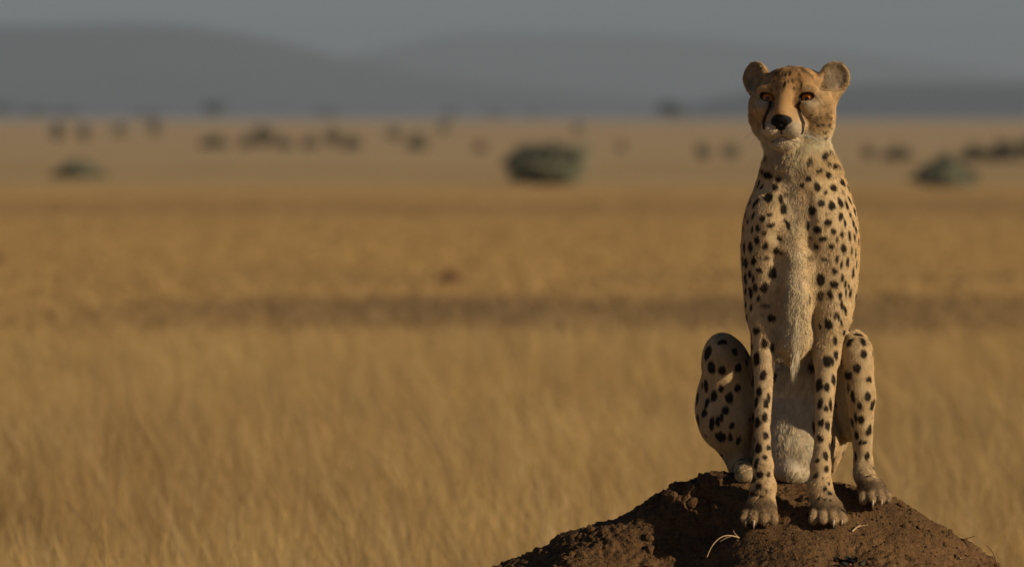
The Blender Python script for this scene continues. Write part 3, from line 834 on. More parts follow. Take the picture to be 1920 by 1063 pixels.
# grooming direction
g = np.tile(np.array([0, 0.25, -1.0]), (len(V), 1))
rad = (V - hp(0, 92, -36)); rad /= np.linalg.norm(rad, axis=1, keepdims=True) + 1e-9
g = g * (1 - hd[:, None]) + (rad + 0.5 * -HF) * hd[:, None]
ridge_x = np.interp(vpy, [480, 540, 600, 680, 740], [1492, 1490, 1494, 1490, 1482])
inward = np.clip((ridge_x - vpx) / 30, -1, 1) * chest * sstep(440, 520, vpy)
g[:, 0] += inward * 0.9
tuft = (ear > 0.5) & (VN @ HF > 0.0)
g[tuft] = (np.array([0, 0, 0.4]) + 0.6 * HF)
g = g - VN * (g * VN).sum(1, keepdims=True)
g /= np.linalg.norm(g, axis=1, keepdims=True) + 1e-9

tri = np.concatenate([Q[:, [0, 1, 2]], Q[:, [0, 2, 3]]])
area = 0.5 * np.linalg.norm(np.cross(V[tri[:, 1]] - V[tri[:, 0]], V[tri[:, 2]] - V[tri[:, 0]]), axis=1)
tw = area * np.where(facing[tri[:, 0]] < -0.35, 0.3, 1.0) * np.where(hd[tri[:, 0]] > 0.5, 2.2, 1.0) * np.where(bare[tri].max(1) > 0.6, 0.0, 1.0)
NF = 520000
ti = RNG.choice(len(tri), NF, p=tw / tw.sum())
r1 = np.sqrt(RNG.random(NF)); r2 = RNG.random(NF)
bw = np.stack([1 - r1, r1 * (1 - r2), r1 * r2], 1)
T3 = tri[ti]
def bary(a): return (a[T3] * (bw[..., None] if a.ndim == 2 else bw)).sum(1)
fbel = bary(np.clip(belly, 0, 1))[:, None]
root = bary(V); fn = bary(VN); fg = bary(g); fl = bary(flen); fc = bary(coat)
fl = fl * RNG.uniform(0.65, 1.25, NF)
# locks: neighbouring hairs share a bend
lock = np.stack([vnoise(root, 0.010, 90 + i) for i in range(3)], 1) * 0.26
lock2 = np.stack([vnoise(root, 0.035, 94 + i) for i in range(3)], 1) * 0.22
jit = RNG.normal(0, 0.13, (NF, 3))
long_ = sstep(0.011, 0.02, fl)[:, None]
dirv = fg + fn * (0.44 - 0.12 * long_) * (1 - 0.6 * fbel) + (lock + lock2) * (0.8 + 0.9 * long_) * (1 - 0.35 * fbel) + jit * (1 - 0.6 * fbel)
dirv /= np.linalg.norm(dirv, axis=1, keepdims=True)
bend = -fn * 0.22 + np.array([0, 0, -0.12]) + jit * 0.4
NP = 4
pts = np.empty((NF, NP, 3), dtype=np.float32)
for j in range(NP):
    t = j / (NP - 1)
    pts[:, j] = root - fn * 0.0006 + fl[:, None] * (dirv * t + bend * t * t * 0.5)
# wisps hanging from the end of the breastbone
NW = 260
wy = RNG.uniform(560, 690, NW); wx = np.interp(wy, [540, 600, 680, 740], [1490, 1494, 1490, 1483]) + RNG.normal(0, 4.5, NW)
wroot = []
for x_, y_ in zip(wx, wy):
    dv = P(x_, y_, 0) - EYE_PT; dv /= np.linalg.norm(dv)
    ht = body_bvh.ray_cast(Vector(EYE_PT), Vector(dv)); wroot.append(ht[0] if ht[0] is not None else Vector(P(x_, y_, 60)))
wroot = np.array([tuple(w) for w in wroot])
sel = RNG.choice(np.where((np.abs(bary(vpx) - 1490) < 60))[0], NW, replace=False)
wl = RNG.uniform(0.022, 0.045, NW) * sstep(540, 650, wy)
for j in range(NP):
    t = j / (NP - 1)
    pts[sel, j] = wroot + wl[:, None] * (np.array([0, -0.10, -1.0]) * t + np.stack([RNG.normal(-0.04, 0.05, NW) + (1488 - wx) * 0.012, np.full(NW, 0.10), np.zeros(NW)], 1) * t * t) + np.array([0, -0.001, 0])
fc[sel] = np.array([0.74, 0.64, 0.47]) * RNG.uniform(0.8, 1.15, (NW, 1))
fcol = np.clip(fc * np.array([1.16, 1.12, 1.04]) * (RNG.uniform(0.84, 1.16, NF) * (1 + 0.17 * vnoise(root * np.array([1, 1, .3]), 0.0036, 184) + 0.07 * vnoise(root, 0.012, 185)))[:, None], 0, 0.95)
fcol = np.where(RNG.random(NF)[:, None] < 0.03, fcol * 0.6 + np.array([0.3, 0.27, 0.22]) * (1 - bary(dark))[:, None] * 0.5, fcol)
hc = bpy.data.hair_curves.new('fur')
hc.add_curves([NP] * NF)
hc.points.foreach_set('position', (pts - BASE.astype(np.float32)).ravel())
ra = hc.attributes.get('radius') or hc.attributes.new('radius', 'FLOAT', 'POINT')
rw = np.where(bary(hd) > 0.5, 0.00024, 0.00027)[:, None] * np.array([1.0, 0.95, 0.7, 0.15])[None, :]
ra.data.foreach_set('value', rw.astype(np.float32).ravel())
ca = hc.attributes.new('fur_colour', 'FLOAT_COLOR', 'CURVE')
cc = np.ones((NF, 4), dtype=np.float32); cc[:, :3] = fcol
ca.data.foreach_set('color', cc.ravel())
m_fur = material('fur', attr='fur_colour', rough=0.65, spec=0.1)
fur = add('fur', hc, m_fur, parent=cheetah, kind='stuff')

# ------------------------------------------------------------------ eyes, claws, whiskers
def uv_ball(r, seg=32, rings=24):
    th = np.linspace(0, math.pi, rings + 1); ph = np.linspace(0, 2 * math.pi, seg, endpoint=False)
    v = np.array([(r * math.sin(t) * math.cos(p), r * math.sin(t) * math.sin(p), r * math.cos(t)) for t in th for p in ph])
    f = [(i * seg + j, (i + 1) * seg + j, (i + 1) * seg + (j + 1) % seg, i * seg + (j + 1) % seg) for i in range(rings) for j in range(seg)]
    return v, np.array(f)
m_eye = bpy.data.materials.new('amber_eye'); m_eye.use_nodes = True
nt = m_eye.node_tree; b = nt.nodes['Principled BSDF']
b.inputs['Roughness'].default_value = 0.06; b.inputs['Specular IOR Level'].default_value = 0.6
ea = nt.nodes.new('ShaderNodeAttribute'); ea.attribute_name = 'eye_colour'
nt.links.new(ea.outputs['Color'], b.inputs['Base Color'])
bv, bf = uv_ball(0.0150, 48, 40)
look = HF + 0.10 * HR * 0 + np.array([0, 0, 0.02])
for s, ec, eax in EYES:
    look = HF + np.array([0.02, 0, 0.0]); look = look / np.linalg.norm(look)
    lid = []
    for ox, oz in ((0, 7.5), (0, -7.5), (14, 0), (-14, 0)):
        o_ = hp(s * 38, 130, 1.5) + mm * (ox * eax[0] + oz * eax[2])
        ht = body_bvh.ray_cast(Vector(o_), Vector(-HF))
        lid.append(130 - ht[3] / mm)
    print('lids', lid)
    ec = hp(s * 38, 0.5 * (min(lid) + np.mean(lid)) - 15.0 - 0.6, -0.6)
    me = mesh_from('eye', bv, bf)
    u = bv / np.linalg.norm(bv, axis=1, keepdims=True)
    ang = np.arccos(np.clip(u @ look, -1, 1))
    col = np.tile(np.array([0.22, 0.10, 0.04]), (len(bv), 1))
    k = sstep(0.86, 0.78, ang)[:, None]
    streak = (0.85 + 0.3 * vnoise(u, 0.12, 97))[:, None]
    col = np.array([0.015, 0.008, 0.005]) * (1 - k) + np.array([0.72, 0.25, 0.03]) * streak * k
    k = sstep(0.34, 0.28, ang)[:, None]
    col = col * (1 - k) + np.array([0.006, 0.004, 0.003]) * k
    vcol(me, 'eye_colour', col)
    add('eye', me, m_eye, parent=cheetah, loc=tuple(ec - BASE))

m_claw = material('claw_horn', (0.50, 0.38, 0.24), rough=0.4, spec=0.4)
def tube(path, radii, seg=6):
    path = np.asarray(path, float); n = len(path)
    v = []; f = []
    for i in range(n):
        t = path[min(i + 1, n - 1)] - path[max(i - 1, 0)]; t = t / (np.linalg.norm(t) + 1e-12)
        a = np.cross(t, [0.31, 0.77, 0.55]); a /= np.linalg.norm(a); bb = np.cross(t, a)
        for j in range(seg):
            w = 2 * math.pi * j / seg
            v.append(path[i] + radii[i] * (math.cos(w) * a + math.sin(w) * bb))
    for i in range(n - 1):
        for j in range(seg):
            f.append((i * seg + j, i * seg + (j + 1) % seg, (i + 1) * seg + (j + 1) % seg, (i + 1) * seg + j))
    return np.array(v), np.array(f)
for ci, (cx, cy, d, t) in enumerate(CLAWS):
    tt = np.linspace(0, 1, 6)
    k = (0.95, 1.1, 0.45, 0.35, 0.4, 0.45, 1.0, 0.75, 0.4, 0.95, 0.8, 0.4)[ci % 12]
    pth = np.array([P(cx - t * 1.5, cy - 4 + 5 * k + 13 * k * u ** 1.25, d + 5 - 4 * k - 7 * k * math.sin(u * 1.9)) for u in tt])
    v, f = tube(pth, (0.0016 + 0.0009 * k) * (1 - tt ** 1.6 * 0.9), 8)
    add('claw', mesh_from('claw', v - BASE, f), m_claw, parent=cheetah)
m_whisker = material('whisker', (0.75, 0.72, 0.65), rough=0.4, spec=0.4)
for s in (-1, 1):
    for i in range(7):
        x0, z0 = s * RNG.uniform(24, 36), RNG.uniform(-70, -52)
        L_ = RNG.uniform(34, 60)
        tt = np.linspace(0, 1, 7)
        pth = np.array([hp(x0 + s * L_ * u, 84 - 0.3 * abs(x0) - 28 * u, z0 - (10 + 3 * i) * u * u - 4 * u) for u in tt])
        v, f = tube(pth, 0.00034 * (1 - 0.8 * tt), 4)
        add('whisker', mesh_from('whisker', v - BASE, f), m_whisker, parent=cheetah)

# ------------------------------------------------------------------ soil clods and crumbs on the mound
def ico():
    p = (1 + 5 ** .5) / 2
    v = np.array([(-1, p, 0), (1, p, 0), (-1, -p, 0), (1, -p, 0), (0, -1, p), (0, 1, p), (0, -1, -p), (0, 1, -p), (p, 0, -1), (p, 0, 1), (-p, 0, -1), (-p, 0, 1)], float)
    f = np.array([(0, 11, 5), (0, 5, 1), (0, 1, 7), (0, 7, 10), (0, 10, 11), (1, 5, 9), (5, 11, 4), (11, 10, 2), (10, 7, 6), (7, 1, 8), (3, 9, 4), (3, 4, 2), (3, 2, 6), (3, 6, 8), (3, 8, 9), (4, 9, 5), (2, 4, 11), (6, 2, 10), (8, 6, 7), (9, 8, 1)])
    return v / np.linalg.norm(v[0]), f
def ico2():
    v, f = ico(); v = v.tolist(); cache = {}; nf = []
    def mid(a, b_):
        key = (min(a, b_), max(a, b_))
        if key not in cache:
            m = (np.array(v[a]) + np.array(v[b_])); v.append((m / np.linalg.norm(m)).tolist()); cache[key] = len(v) - 1
        return cache[key]
    for a, b_, c in f:
        ab, bc, ca_ = mid(a, b_), mid(b_, c), mid(c, a)
        nf += [(a, ab, ca_), (b_, bc, ab), (c, ca_, bc), (ab, bc, ca_)]
    return np.array(v), np.array(nf)
iv, if_ = ico(); iv2, if2 = ico2()
MO = np.array([0.5, 20.1, 0])
clod_meshes = []
m_clod = material('earth_clod', (0.12, 0.067, 0.031), rough=0.95, spec=0.08, noise=(150.0, 0.6, 1.3), bump=(400.0, 0.003))
for k in range(6):
    vv = iv2 * (1 + 0.32 * vnoise(iv2 + k * 7.7, 0.75, 101 + k) + 0.14 * vnoise(iv2 + k * 3.1, 0.3, 111 + k))[:, None] * np.array([1, 0.9, 0.75])
    clod_meshes.append(mesh_from('soil_clod', vv, if2, smooth=False))
for k in range(84):
    if k < 45:      # the broken rim on the shaded side
        px = RNG.uniform(1215, 1345); x = (px - 960) / 1000; y = DC + RNG.uniform(0.04, 0.17)
    elif k < 70:
        px = RNG.uniform(985, 1130); x = (px - 960) / 1000; y = DC + RNG.uniform(-0.1, 0.16)
    elif k < 92:
        px = RNG.uniform(1680, 1860); x = (px - 960) / 1000; y = DC + RNG.uniform(-0.05, 0.16)
    else:
        px = RNG.uniform(1380, 1700); x = (px - 960) / 1000; y = DC + RNG.uniform(-0.20, -0.08)
    r = RNG.uniform(0.0045, 0.0125) * (1.15 if k < 45 else 0.8)
    o = add('soil_clod', clod_meshes[k % 6], m_clod, parent=mound, loc=tuple(np.array([x, y, ground_z(x, y) - r * 0.15]) - MO))
    o.scale = (r, r, r); o.rotation_euler = tuple(RNG.uniform(0, 6.28, 3))
# loose crumbs too small to tell apart
NC = 4500
cxs = RNG.uniform(-0.05, 0.98, NC); cys = DC + RNG.uniform(-0.27, 0.18, NC)
cr = 0.0009 + 0.0030 * RNG.random(NC) ** 4
allv = []; allf = []
for i in range(NC):
    zz = ground_z(cxs[i], cys[i])
    d3 = iv * (cr[i] * RNG.uniform(0.6, 1.2, (12, 1))) + np.array([cxs[i], cys[i], zz + cr[i] * 0.05])
    allv.append(d3); allf.append(if_ + 12 * i)
cm = mesh_from('soil_crumbs', np.concatenate(allv) - MO, np.concatenate(allf), smooth=False)
cv = np.concatenate(allv)
vcol(cm, 'earth', np.array([0.115, 0.066, 0.031]) * np.repeat(RNG.uniform(0.5, 1.45, NC), 12)[:, None])
add('soil_crumbs', cm, m_earth, parent=mound, kind='stuff')

# ------------------------------------------------------------------ straws and litter on the mound
m_straw = material('dry_straw', (0.52, 0.36, 0.19), rough=0.6, spec=0.25, noise=(80.0, 0.8, 1.2))
m_stem = material('dry_dark_stem', (0.16, 0.09, 0.05), rough=0.8, spec=0.15)
def straw(name, pts, r0, r1, label, mat=m_straw, cat='straw', extra=()):
    pts = np.array(pts, float)
    t = np.linspace(0, 1, len(pts)); tt = np.linspace(0, 1, 14)
    pth = np.stack([np.interp(tt, t, pts[:, i]) for i in range(3)], 1)
    for _ in range(2): pth[1:-1] = 0.25 * pth[:-2] + 0.5 * pth[1:-1] + 0.25 * pth[2:]
    base = pth[0].copy()
    v, f = tube(pth - base, np.linspace(r0, r1, 14), 6)
    o = add(name, mesh_from(name, v, f), mat, loc=tuple(base), label=label, cat=cat)
    for e in extra:
        e = np.array(e, float)
        v, f = tube(e - base, np.linspace(r1 * 1.1, r1 * 0.6, len(e)), 6)
        add('side_shoot', mesh_from('side_shoot', v, f), mat, parent=o)
    return o
def on(px, d, lift=0.002):
    x = (px - 960) / 1000 * (DC + d / 1000) / DC; y = DC + d / 1000
    return np.array([x, y, ground_z(x, y) + lift])
q0 = on(1382, -70, 0.0)
def rel(p, dx, dz, dy=0.0): return p + np.array([dx, dy, dz]) * 1.0
a0 = P(1386, 1008, -75); a0[2] = max(a0[2], ground_z(a0[0], a0[1]) - 0.002)
straw('bent_straw', [a0, P(1372, 1003, -85), P(1354, 1004, -92), P(1340, 1016, -98), P(1331, 1030, -102), P(1326, 1044, -105)], 0.0014, 0.0008,
      'pale dry straw arching out over the shaded hollow of the mound', cat='straw',
      extra=([P(1374, 1004, -84), P(1362, 1008, -86), P(1350, 1015, -88)], [a0, P(1378, 1000, -78), P(1375, 994, -80)]))
straw('straw_stalk', [on(1598, -32), on(1606, -24, 0.006), on(1613, -18, 0.009)], 0.0018, 0.0012, 'short pale straw lying forked between the two picture-right paws', extra=([on(1606, -24, 0.006), on(1618, -20, 0.010), on(1628, -20, 0.012)],))
straw('straw_fleck', [on(1800, 118, 0.003), on(1812, 116, 0.006), on(1826, 112, 0.003)], 0.0016, 0.0012, 'pale straw fleck lying flat on the mound rim below the thin twig')
straw('thin_twig', [on(1803, 120, 0.0), P(1812, 1009, 118), P(1829, 1005, 116)], 0.0014, 0.0007, 'thin brown twig rising from the lower mound rim', m_stem, 'twig')
straw('dark_stalk', [on(1872, 120, 0.0), P(1862, 1034, 118), P(1849, 1021, 116)], 0.0011, 0.0006, 'thin dark stalk leaning at the foot of the mound rim near the frame edge', m_stem, 'twig')
straw('pale_stubble', [on(1800, 20, 0.0), on(1803, 14, 0.010), on(1806, 10, 0.016)], 0.0012, 0.0007, 'tiny tuft of pale stubble on the sunlit slope under the thin twig', extra=([on(1802, 18, 0.002), on(1797, 10, 0.012)], [on(1803, 16, 0.004), on(1812, 8, 0.010)]))
# dark withered leaves at the lower edge
m_leaf = material('withered_leaf', (0.018, 0.020, 0.012), rough=0.6, spec=0.3)
m_red = material('dry_berry', (0.22, 0.08, 0.045), rough=0.7)
lc = on(1592, -118, 0.0)
litter = add('withered_plant', None, loc=tuple(lc), label='small dark withered plant lying on the mound at the lower picture edge', cat='plant')
for k in range(26):
    a = RNG.uniform(0, 6.28); rr = RNG.uniform(0.0, 0.032); sz = RNG.uniform(0.006, 0.012)
    x = lc[0] + rr * math.cos(a) * 1.2; y = lc[1] + rr * math.sin(a) * 0.8
    z = ground_z(x, y) + RNG.uniform(0.002, 0.010)
    u_ = np.array([math.cos(a * 3), math.sin(a * 3), RNG.uniform(-.2, .9)]); u_ /= np.linalg.norm(u_)
    w_ = np.cross(u_, RNG.normal(0, 1, 3)); w_ /= np.linalg.norm(w_); n_ = np.cross(u_, w_)
    c = np.array([x, y, z]) - lc
    vv = np.array([c - u_ * sz, c + w_ * sz * .5 + n_ * sz * .2, c + u_ * sz, c - w_ * sz * .5 + n_ * sz * .2, c + n_ * sz * -.12])
    add('leaf', mesh_from('leaf', vv, np.array([(0, 1, 4), (1, 2, 4), (2, 3, 4), (3, 0, 4)])), m_leaf, parent=litter)
bo = add('seed_pod', clod_meshes[2].copy(), None, parent=litter, loc=(0.002, -0.02, ground_z(lc[0], lc[1] - 0.02) - lc[2] + 0.003)); bo.scale = (.005,) * 3
bo.data.materials.clear(); bo.data.materials.append(m_red)

# ------------------------------------------------------------------ tall dry grass around and behind the mound
m_grass = material('dry_grass', attr='straw_colour', rough=0.7, spec=0.2, transl=0.3)
def blades(base, height, lean, width, col, seg=3):
    """base (n,3), height (n), lean (n,2) tip offset, width (n): tapering bent strips facing random ways"""
    n = len(base)
    th = RNG.uniform(0, math.pi, n)
    side = np.stack([np.cos(th), np.sin(th), np.zeros(n)], 1)
    rows = []
    for j in range(seg + 1):
        t = j / seg
        c = base + np.stack([lean[:, 0] * t ** 1.8, lean[:, 1] * t ** 1.8, height * t * (1 - 0.12 * t)], 1)
        w = width * (1 - 0.85 * t)
        rows.append(c - side * w[:, None] * .5); rows.append(c + side * w[:, None] * .5)
    v = np.stack(rows, 1).reshape(-1, 3)
    k = 2 * (seg + 1)
    f = []
    for j in range(seg):
        f.append(np.stack([np.arange(n) * k + 2 * j, np.arange(n) * k + 2 * j + 1, np.arange(n) * k + 2 * j + 3, np.arange(n) * k + 2 * j + 2], 1))
    return v, np.concatenate(f), np.repeat(col, k, axis=0)

def scatter(n, y0, y1, half):
    """positions over the wedge the lens looks along, with room to either side"""
    u = RNG.random(n)
    y = np.sqrt(y0 ** 2 + u * (y1 ** 2 - y0 ** 2))
    x = RNG.uniform(-1, 1, n) * (y * 0.048 + half)
    return x, y
NT = 30000
tx, ty = scatter(NT, 15.0, 60.0, 1.6)
ok = np.hypot((tx - 0.5) / 1.15, (ty - 20.1) / 1.15) > 1.0
ok &= ~((ty < 20.3) & (np.abs(tx) < 1.15))          # the lens looks over trampled ground in front of the mound
tx, ty = tx[ok], ty[ok]; NT = len(tx)
PB = 16
bx = np.repeat(tx, PB) + RNG.normal(0, 0.045, NT * PB); by = np.repeat(ty, PB) + RNG.normal(0, 0.045, NT * PB)
pn = np.stack([bx, by, bx * 0], 1)
th = np.repeat(RNG.uniform(0.34, 0.60, NT), PB) * RNG.uniform(0.55, 1.15, NT * PB) * (1 + 0.22 * vnoise(pn, 1.6, 131))
wind = np.stack([0.05 + 0.08 * vnoise(pn, 2.5, 132) , 0.05 * vnoise(pn, 2.5, 133)], 1) * -1.0
lean = wind + RNG.normal(0, 0.13, (NT * PB, 2))
tone = np.repeat(RNG.uniform(0.62, 1.30, NT), PB) * RNG.uniform(0.75, 1.25, NT * PB) * (1 + 0.25 * vnoise(pn, 0.8, 134))
warm = np.clip(np.repeat(RNG.random(NT), PB) + 0.5 * vnoise(pn, 1.3, 135), 0, 1)[:, None]
gcol = (np.array([0.645, 0.445, 0.18]) * (1 - warm) + np.array([0.55, 0.345, 0.13]) * warm) * tone[:, None]
seedy = RNG.random(NT * PB) < 0.10
gcol[seedy] = np.array([0.78, 0.60, 0.32]) * RNG.uniform(0.8, 1.15, (int(seedy.sum()), 1))
gz = plain_height(bx, by)
gv_, gf_, gc_ = blades(np.stack([bx, by, gz], 1), th, lean * th[:, None] * 1.6, RNG.uniform(0.0022, 0.0048, NT * PB), gcol)
gm = mesh_from('tall_dry_grass', gv_, gf_, smooth=True); vcol(gm, 'straw_colour', np.clip(gc_, 0, 0.9))
add('tall_dry_grass', gm, m_grass, label='tall golden dry grass covering the plain behind the mound', cat='grass', kind='stuff')
# shorter grass farther out
NS = 150000
sx, sy = scatter(NS, 58.0, 230.0, 3.0)
PB = 3
bx = np.repeat(sx, PB) + RNG.normal(0, 0.08, NS * PB); by = np.repeat(sy, PB) + RNG.normal(0, 0.08, NS * PB)
pn = np.stack([bx, by, bx * 0], 1)
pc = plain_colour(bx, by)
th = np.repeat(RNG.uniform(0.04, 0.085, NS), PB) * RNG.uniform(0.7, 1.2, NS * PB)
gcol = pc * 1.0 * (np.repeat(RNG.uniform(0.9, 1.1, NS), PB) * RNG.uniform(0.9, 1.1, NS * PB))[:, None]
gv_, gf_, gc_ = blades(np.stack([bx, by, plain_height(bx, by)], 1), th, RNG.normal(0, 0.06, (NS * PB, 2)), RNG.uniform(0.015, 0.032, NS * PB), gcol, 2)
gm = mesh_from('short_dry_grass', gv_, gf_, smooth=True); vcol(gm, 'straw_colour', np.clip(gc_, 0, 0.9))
add('short_dry_grass', gm, m_grass, label='short pale dry grass farther out on the plain', cat='grass', kind='stuff')
# a few stalks that stand out of the tall grass
def stalk(px, py, D, ln, dx, label):
    x = (px - 960) / FPX * D; z = HC - (py - YH) / FPX * D
    top = np.array([x, D, z]); foot = np.array([x + dx, D + 0.05, -0.02])
    tt = np.linspace(0, 1, 10)
    pth = np.stack([foot[0] + (top[0] - foot[0]) * tt ** 1.7, foot[1] + (top[1] - foot[1]) * tt, foot[2] + (top[2] - foot[2]) * (1.25 * tt - 0.25 * tt * tt)], 1)
    v, f = tube(pth - foot, np.linspace(0.0016, 0.0009, 10), 5)
    add('grass_stalk', mesh_from('grass_stalk', v, f), m_stem, loc=tuple(foot), label=label, cat='grass stalk', group='dark stalks standing out of the tall grass')
stalk(770, 757, 29, 0.3, 0.24, 'thin dark grass stalk leaning in the grass at the picture middle')
stalk(120, 938, 27, 0.3, 0.30, 'thin dark grass stalk bent low in the grass near the left edge')

# ------------------------------------------------------------------ bushes and far trees on the plain
m_bush = material('bush_leaves', attr='leaf_colour', rough=0.7, spec=0.15, transl=0.4)
m_bark = material('grey_bark', (0.10, 0.075, 0.05), rough=0.9, spec=0.1)
BUSH_GROUP = 'bushes and trees scattered over the plain'
def leafy(name, px, base, w, h, label, shape='round', leaves=900, cat='bush', D=None, tint=(0.24, 0.245, 0.165), lean=0.0):
    if D is None: D = HC * FPX / (base - YH)
    W, Hh = w / FPX * D, h / FPX * D
    x = (px - 960) / FPX * D; z = HC - (base - YH) / FPX * D
    o = add(name, None, loc=(x, D, min(z, 0.02)), label=label, cat=cat, group=BUSH_GROUP)
    n = leaves
    a = RNG.uniform(0, 2 * math.pi, n); cz = RNG.uniform(-1, 1, n); rr = RNG.random(n) ** (1 / 2.2)
    p = np.stack([np.cos(a) * np.sqrt(1 - cz ** 2), np.sin(a) * np.sqrt(1 - cz ** 2), cz], 1) * rr[:, None]
    bump = 1 + 0.30 * vnoise(p + px, 0.45, 141)
    p = p * bump[:, None]
    if shape == 'block':
        p = p / (np.abs(p) ** 5).sum(1, keepdims=True) ** 0.2 * np.linalg.norm(p, axis=1, keepdims=True) * 0.94
        q = np.stack([p[:, 0] * W / 2, p[:, 1] * W / 2, Hh * (0.48 + 0.48 * p[:, 2])], 1)
        q[:, 2] = np.maximum(q[:, 2], 0.02 * Hh)
    elif shape == 'round':
        q = np.stack([p[:, 0] * W / 2, p[:, 1] * W / 2, Hh * (0.50 + 0.50 * p[:, 2])], 1)
        q[:, 2] = np.maximum(q[:, 2], 0.02 * Hh)
    elif shape == 'cone':
        zt = (p[:, 2] * 0.5 + 0.5); k = 0.10 + 1.15 * (1 - zt)
        q = np.stack([p[:, 0] * W / 2 * k + lean * W * zt, p[:, 1] * W / 2 * k, Hh * zt], 1)
    elif shape == 'dome':
        zt = np.abs(p[:, 2])
        q = np.stack([p[:, 0] * W / 2, p[:, 1] * W / 2, Hh * zt * (1 - 0.35 * (p[:, 0] ** 2))], 1)
    else:  # umbrella tree
        q = np.stack([p[:, 0] * W / 2 + lean * W, p[:, 1] * W / 2, Hh * (0.72 + 0.27 * p[:, 2])], 1)
    s = RNG.uniform(0.5, 1.2, n) * max(W, Hh) * (0.055 if leaves > 500 else 0.085)
    ctr = np.array([0, 0, 0.35 * Hh]) if shape != 'tree' else np.array([0, 0, 0.6 * Hh])
    on_ = (q - ctr) / np.array([W, W, Hh * 1.2]); on_ /= np.linalg.norm(on_, axis=1, keepdims=True) + 1e-9
    on_ = on_ + RNG.normal(0, 0.35, (n, 3))
    u = np.cross(on_, RNG.normal(0, 1, (n, 3))); u /= np.linalg.norm(u, axis=1, keepdims=True)
    t = np.cross(u, on_); t /= np.linalg.norm(t, axis=1, keepdims=True)
    v = np.stack([q - u * s[:, None], q + t * s[:, None] * .55, q + u * s[:, None], q - t * s[:, None] * .55], 1).reshape(-1, 3)
    f = np.arange(4 * n).reshape(n, 4)
    me = mesh_from('crown', v, f, smooth=False)
    cl = np.array(tint) * RNG.uniform(0.6, 1.45, n)[:, None]
    vcol(me, 'leaf_colour', np.repeat(cl, 4, axis=0))
    add('crown', me, m_bush, parent=o)
    hgt = {'tree': 0.8}.get(shape, 0.6) * Hh
    pth = np.stack([np.linspace(0, lean * W * 0.8, 6) + 0.02 * W * np.sin(np.arange(6)), 0 * np.arange(6.), np.linspace(-0.05, hgt, 6)], 1)
    r0 = 0.035 * min(W, Hh)
    v, f = tube(pth, np.linspace(r0, r0 * 0.4, 6), 7)
    vs, fs = [v], [f]
    for k in range(5):
        a_ = k * 1.256 + px; st = pth[2 + k % 3]
        en = st + np.array([math.cos(a_) * W * 0.3, math.sin(a_) * W * 0.3, Hh * 0.25])
        vv, ff = tube([st, 0.5 * (st + en) + [0, 0, -0.03 * Hh], en], [r0 * .5, r0 * .35, r0 * .15], 5)
        fs.append(ff + sum(len(q_) for q_ in vs)); vs.append(vv)
    add('trunk', mesh_from('trunk', np.concatenate(vs), np.concatenate(fs)), m_bark, parent=o)
    return o
leafy('round_bush', 1025, 344, 150, 76, 'large rounded grey-green bush alone at the picture middle', 'block', 3200)
leafy('spreading_bush', 148, 334, 104, 32, 'low dome-shaped dark bush alone on the left of the plain', 'dome', 1500)
leafy('pointed_bush', 1770, 354, 150, 66, 'dark pointed triangular bush right of the cheetah', 'cone', 2200)
for i, (px, b_, w, h_, lb, shp) in enumerate([
    (1830, 300, 70, 30, 'low dark thicket bush directly behind the pointed bush', 'dome'),
    (1885, 301, 80, 38, 'broad dark thicket bush behind the pointed bush, at the frame edge', 'dome'),
    (1935, 300, 70, 44, 'thicket bush cut by the right frame edge', 'round'),
    (1682, 299, 70, 24, 'flat elongated grey bush right of the cheetah neck', 'dome'),
    (1628, 298, 34, 23, 'small grey bush nearest the cheetah neck on its right side', 'round'),
    (1370, 297, 36, 27, 'small round bush closest to the cheetah cheek on its left side', 'round'),
    (1319, 298, 34, 27, 'small round bush, left one of the pair by the cheetah cheek', 'round'),
    (1165, 286, 20, 20, 'tiny pale bush between the large round bush and the cheetah', 'round'),
    (1083, 252, 22, 22, 'tiny far bush above the right end of the large round bush', 'round'),
    (900, 283, 28, 18, 'tiny faint bush just left of the large round bush', 'dome'),
    (783, 279, 50, 30, 'grey shrub, rightmost of the loose row left of the middle', 'dome'),
    (740, 263, 32, 24, 'small grey shrub second from the right in the loose row', 'round'),
    (660, 279, 42, 24, 'low grey shrub right of the tall dark shrub in the row', 'dome'),
    (624, 276, 38, 38, 'tallest dark shrub in the right half of the shrub row', 'round'),
    (582, 278, 36, 26, 'low grey shrub left of the tall dark shrub in the row', 'dome'),
    (531, 278, 42, 26, 'low shrub at the right end of the left shrub cluster', 'dome'),
    (494, 276, 46, 42, 'tallest shrub in the left shrub cluster', 'round'),
    (461, 276, 32, 26, 'small shrub left of the tallest in the left cluster', 'dome'),
    (402, 276, 60, 22, 'flat pale shrub under the lone horizon tree', 'dome'),
    (290, 255, 24, 30, 'small upright shrub, rightmost of four in a line on the left', 'round'),
    (225, 256, 28, 26, 'small faint shrub, third of four in a line on the left', 'round'),
    (157, 264, 28, 32, 'small upright shrub, second of four in a line on the left', 'round'),
    (108, 264, 30, 34, 'small dark upright shrub, first of four in a line on the left', 'round'),
    (832, 252, 26, 24, 'small far shrub midway between shrub row and large round bush', 'round')]):
    leafy('shrub', px, b_, w, h_, lb, shp, 420, 'bush', tint=(0.15, 0.135, 0.085))
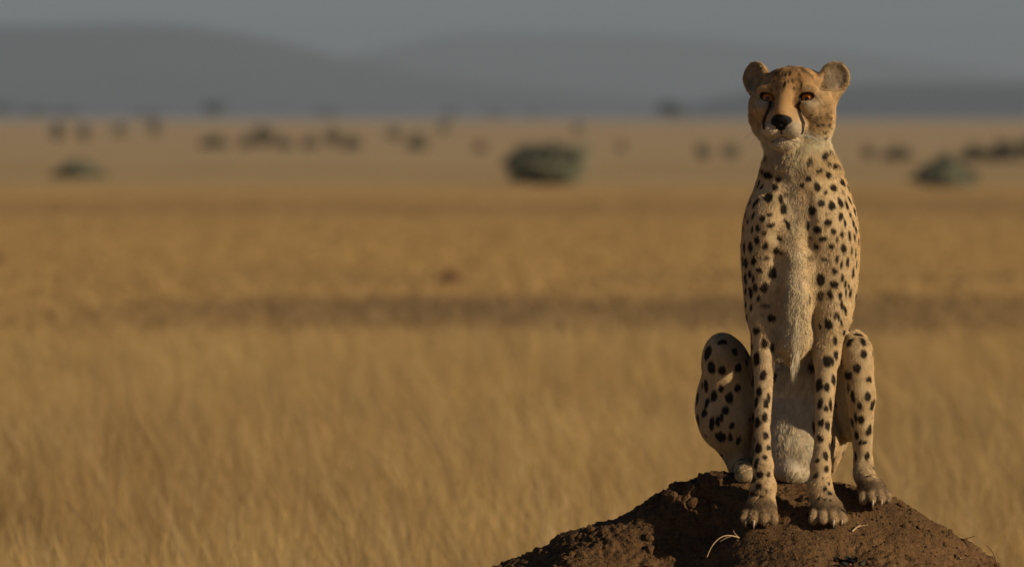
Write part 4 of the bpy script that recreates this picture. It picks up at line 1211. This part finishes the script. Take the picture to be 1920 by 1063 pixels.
for (px, D, w, h_, lb, ln) in [
    (402, 2600, 44, 40, 'lone dark umbrella tree on the left horizon', 0.0),
    (1262, 2300, 50, 40, 'leaning dark tree on the horizon left of the cheetah head', -0.12),
    (8, 4200, 46, 30, 'dark tree on the horizon at the left frame edge', 0),
    (68, 4400, 56, 24, 'wide horizon tree next to the tree at the left frame edge', 0),
    (128, 4500, 54, 20, 'low horizon tree third from the left frame edge', 0),
    (278, 4800, 60, 14, 'flat faint horizon tree left of the lone umbrella tree', 0),
    (615, 4600, 54, 18, 'flat faint horizon tree above the tall dark shrub', 0),
    (928, 4800, 50, 14, 'flat faint horizon tree above the large round bush', 0),
    (846, 3300, 30, 22, 'small horizon tree just left of the one above the round bush', 0),
    (1005, 4900, 36, 12, 'tiny flat horizon tree right of the one above the round bush', 0)]:
    base_row = YH + HC * FPX / D
    leafy('umbrella_tree', px, base_row, w, h_, lb, 'tree', 420, 'tree', D=D, tint=(0.09, 0.092, 0.06), lean=ln)
# an old low mound out on the plain
def low_mound(px, base, w, h_, label):
    D = HC * FPX / (base - YH); W, Hh = w / FPX * D, h_ / FPX * D
    xs_ = np.linspace(-1.3, 1.3, 36)
    X, Y = np.meshgrid(xs_, xs_, indexing='ij'); x, y = X.ravel(), Y.ravel()
    z = Hh * np.exp(-(x ** 2 + y ** 2) * 1.9) * (1 + 0.25 * vnoise(np.stack([x, y, x * 0], 1), 0.3, 151)) - 0.06
    i = np.arange(36 * 36).reshape(36, 36)
    f = np.stack([i[:-1, :-1].ravel(), i[1:, :-1].ravel(), i[1:, 1:].ravel(), i[:-1, 1:].ravel()], 1)
    add('distant_mound', mesh_from('distant_mound', np.stack([x * W / 2, y * W / 2, z], 1), f), m_clod2, loc=((px - 960) / FPX * D, D, 0.0), label=label, cat='mound')
m_clod2 = material('red_earth', (0.13, 0.062, 0.035), rough=0.95, spec=0.05, noise=(9.0, 0.7, 1.2))
low_mound(843, 530, 78, 34, 'low reddish-brown earth mound far out in the golden grass')
low_mound(-8, 494, 60, 26, 'low brown earth mound cut by the left frame edge')
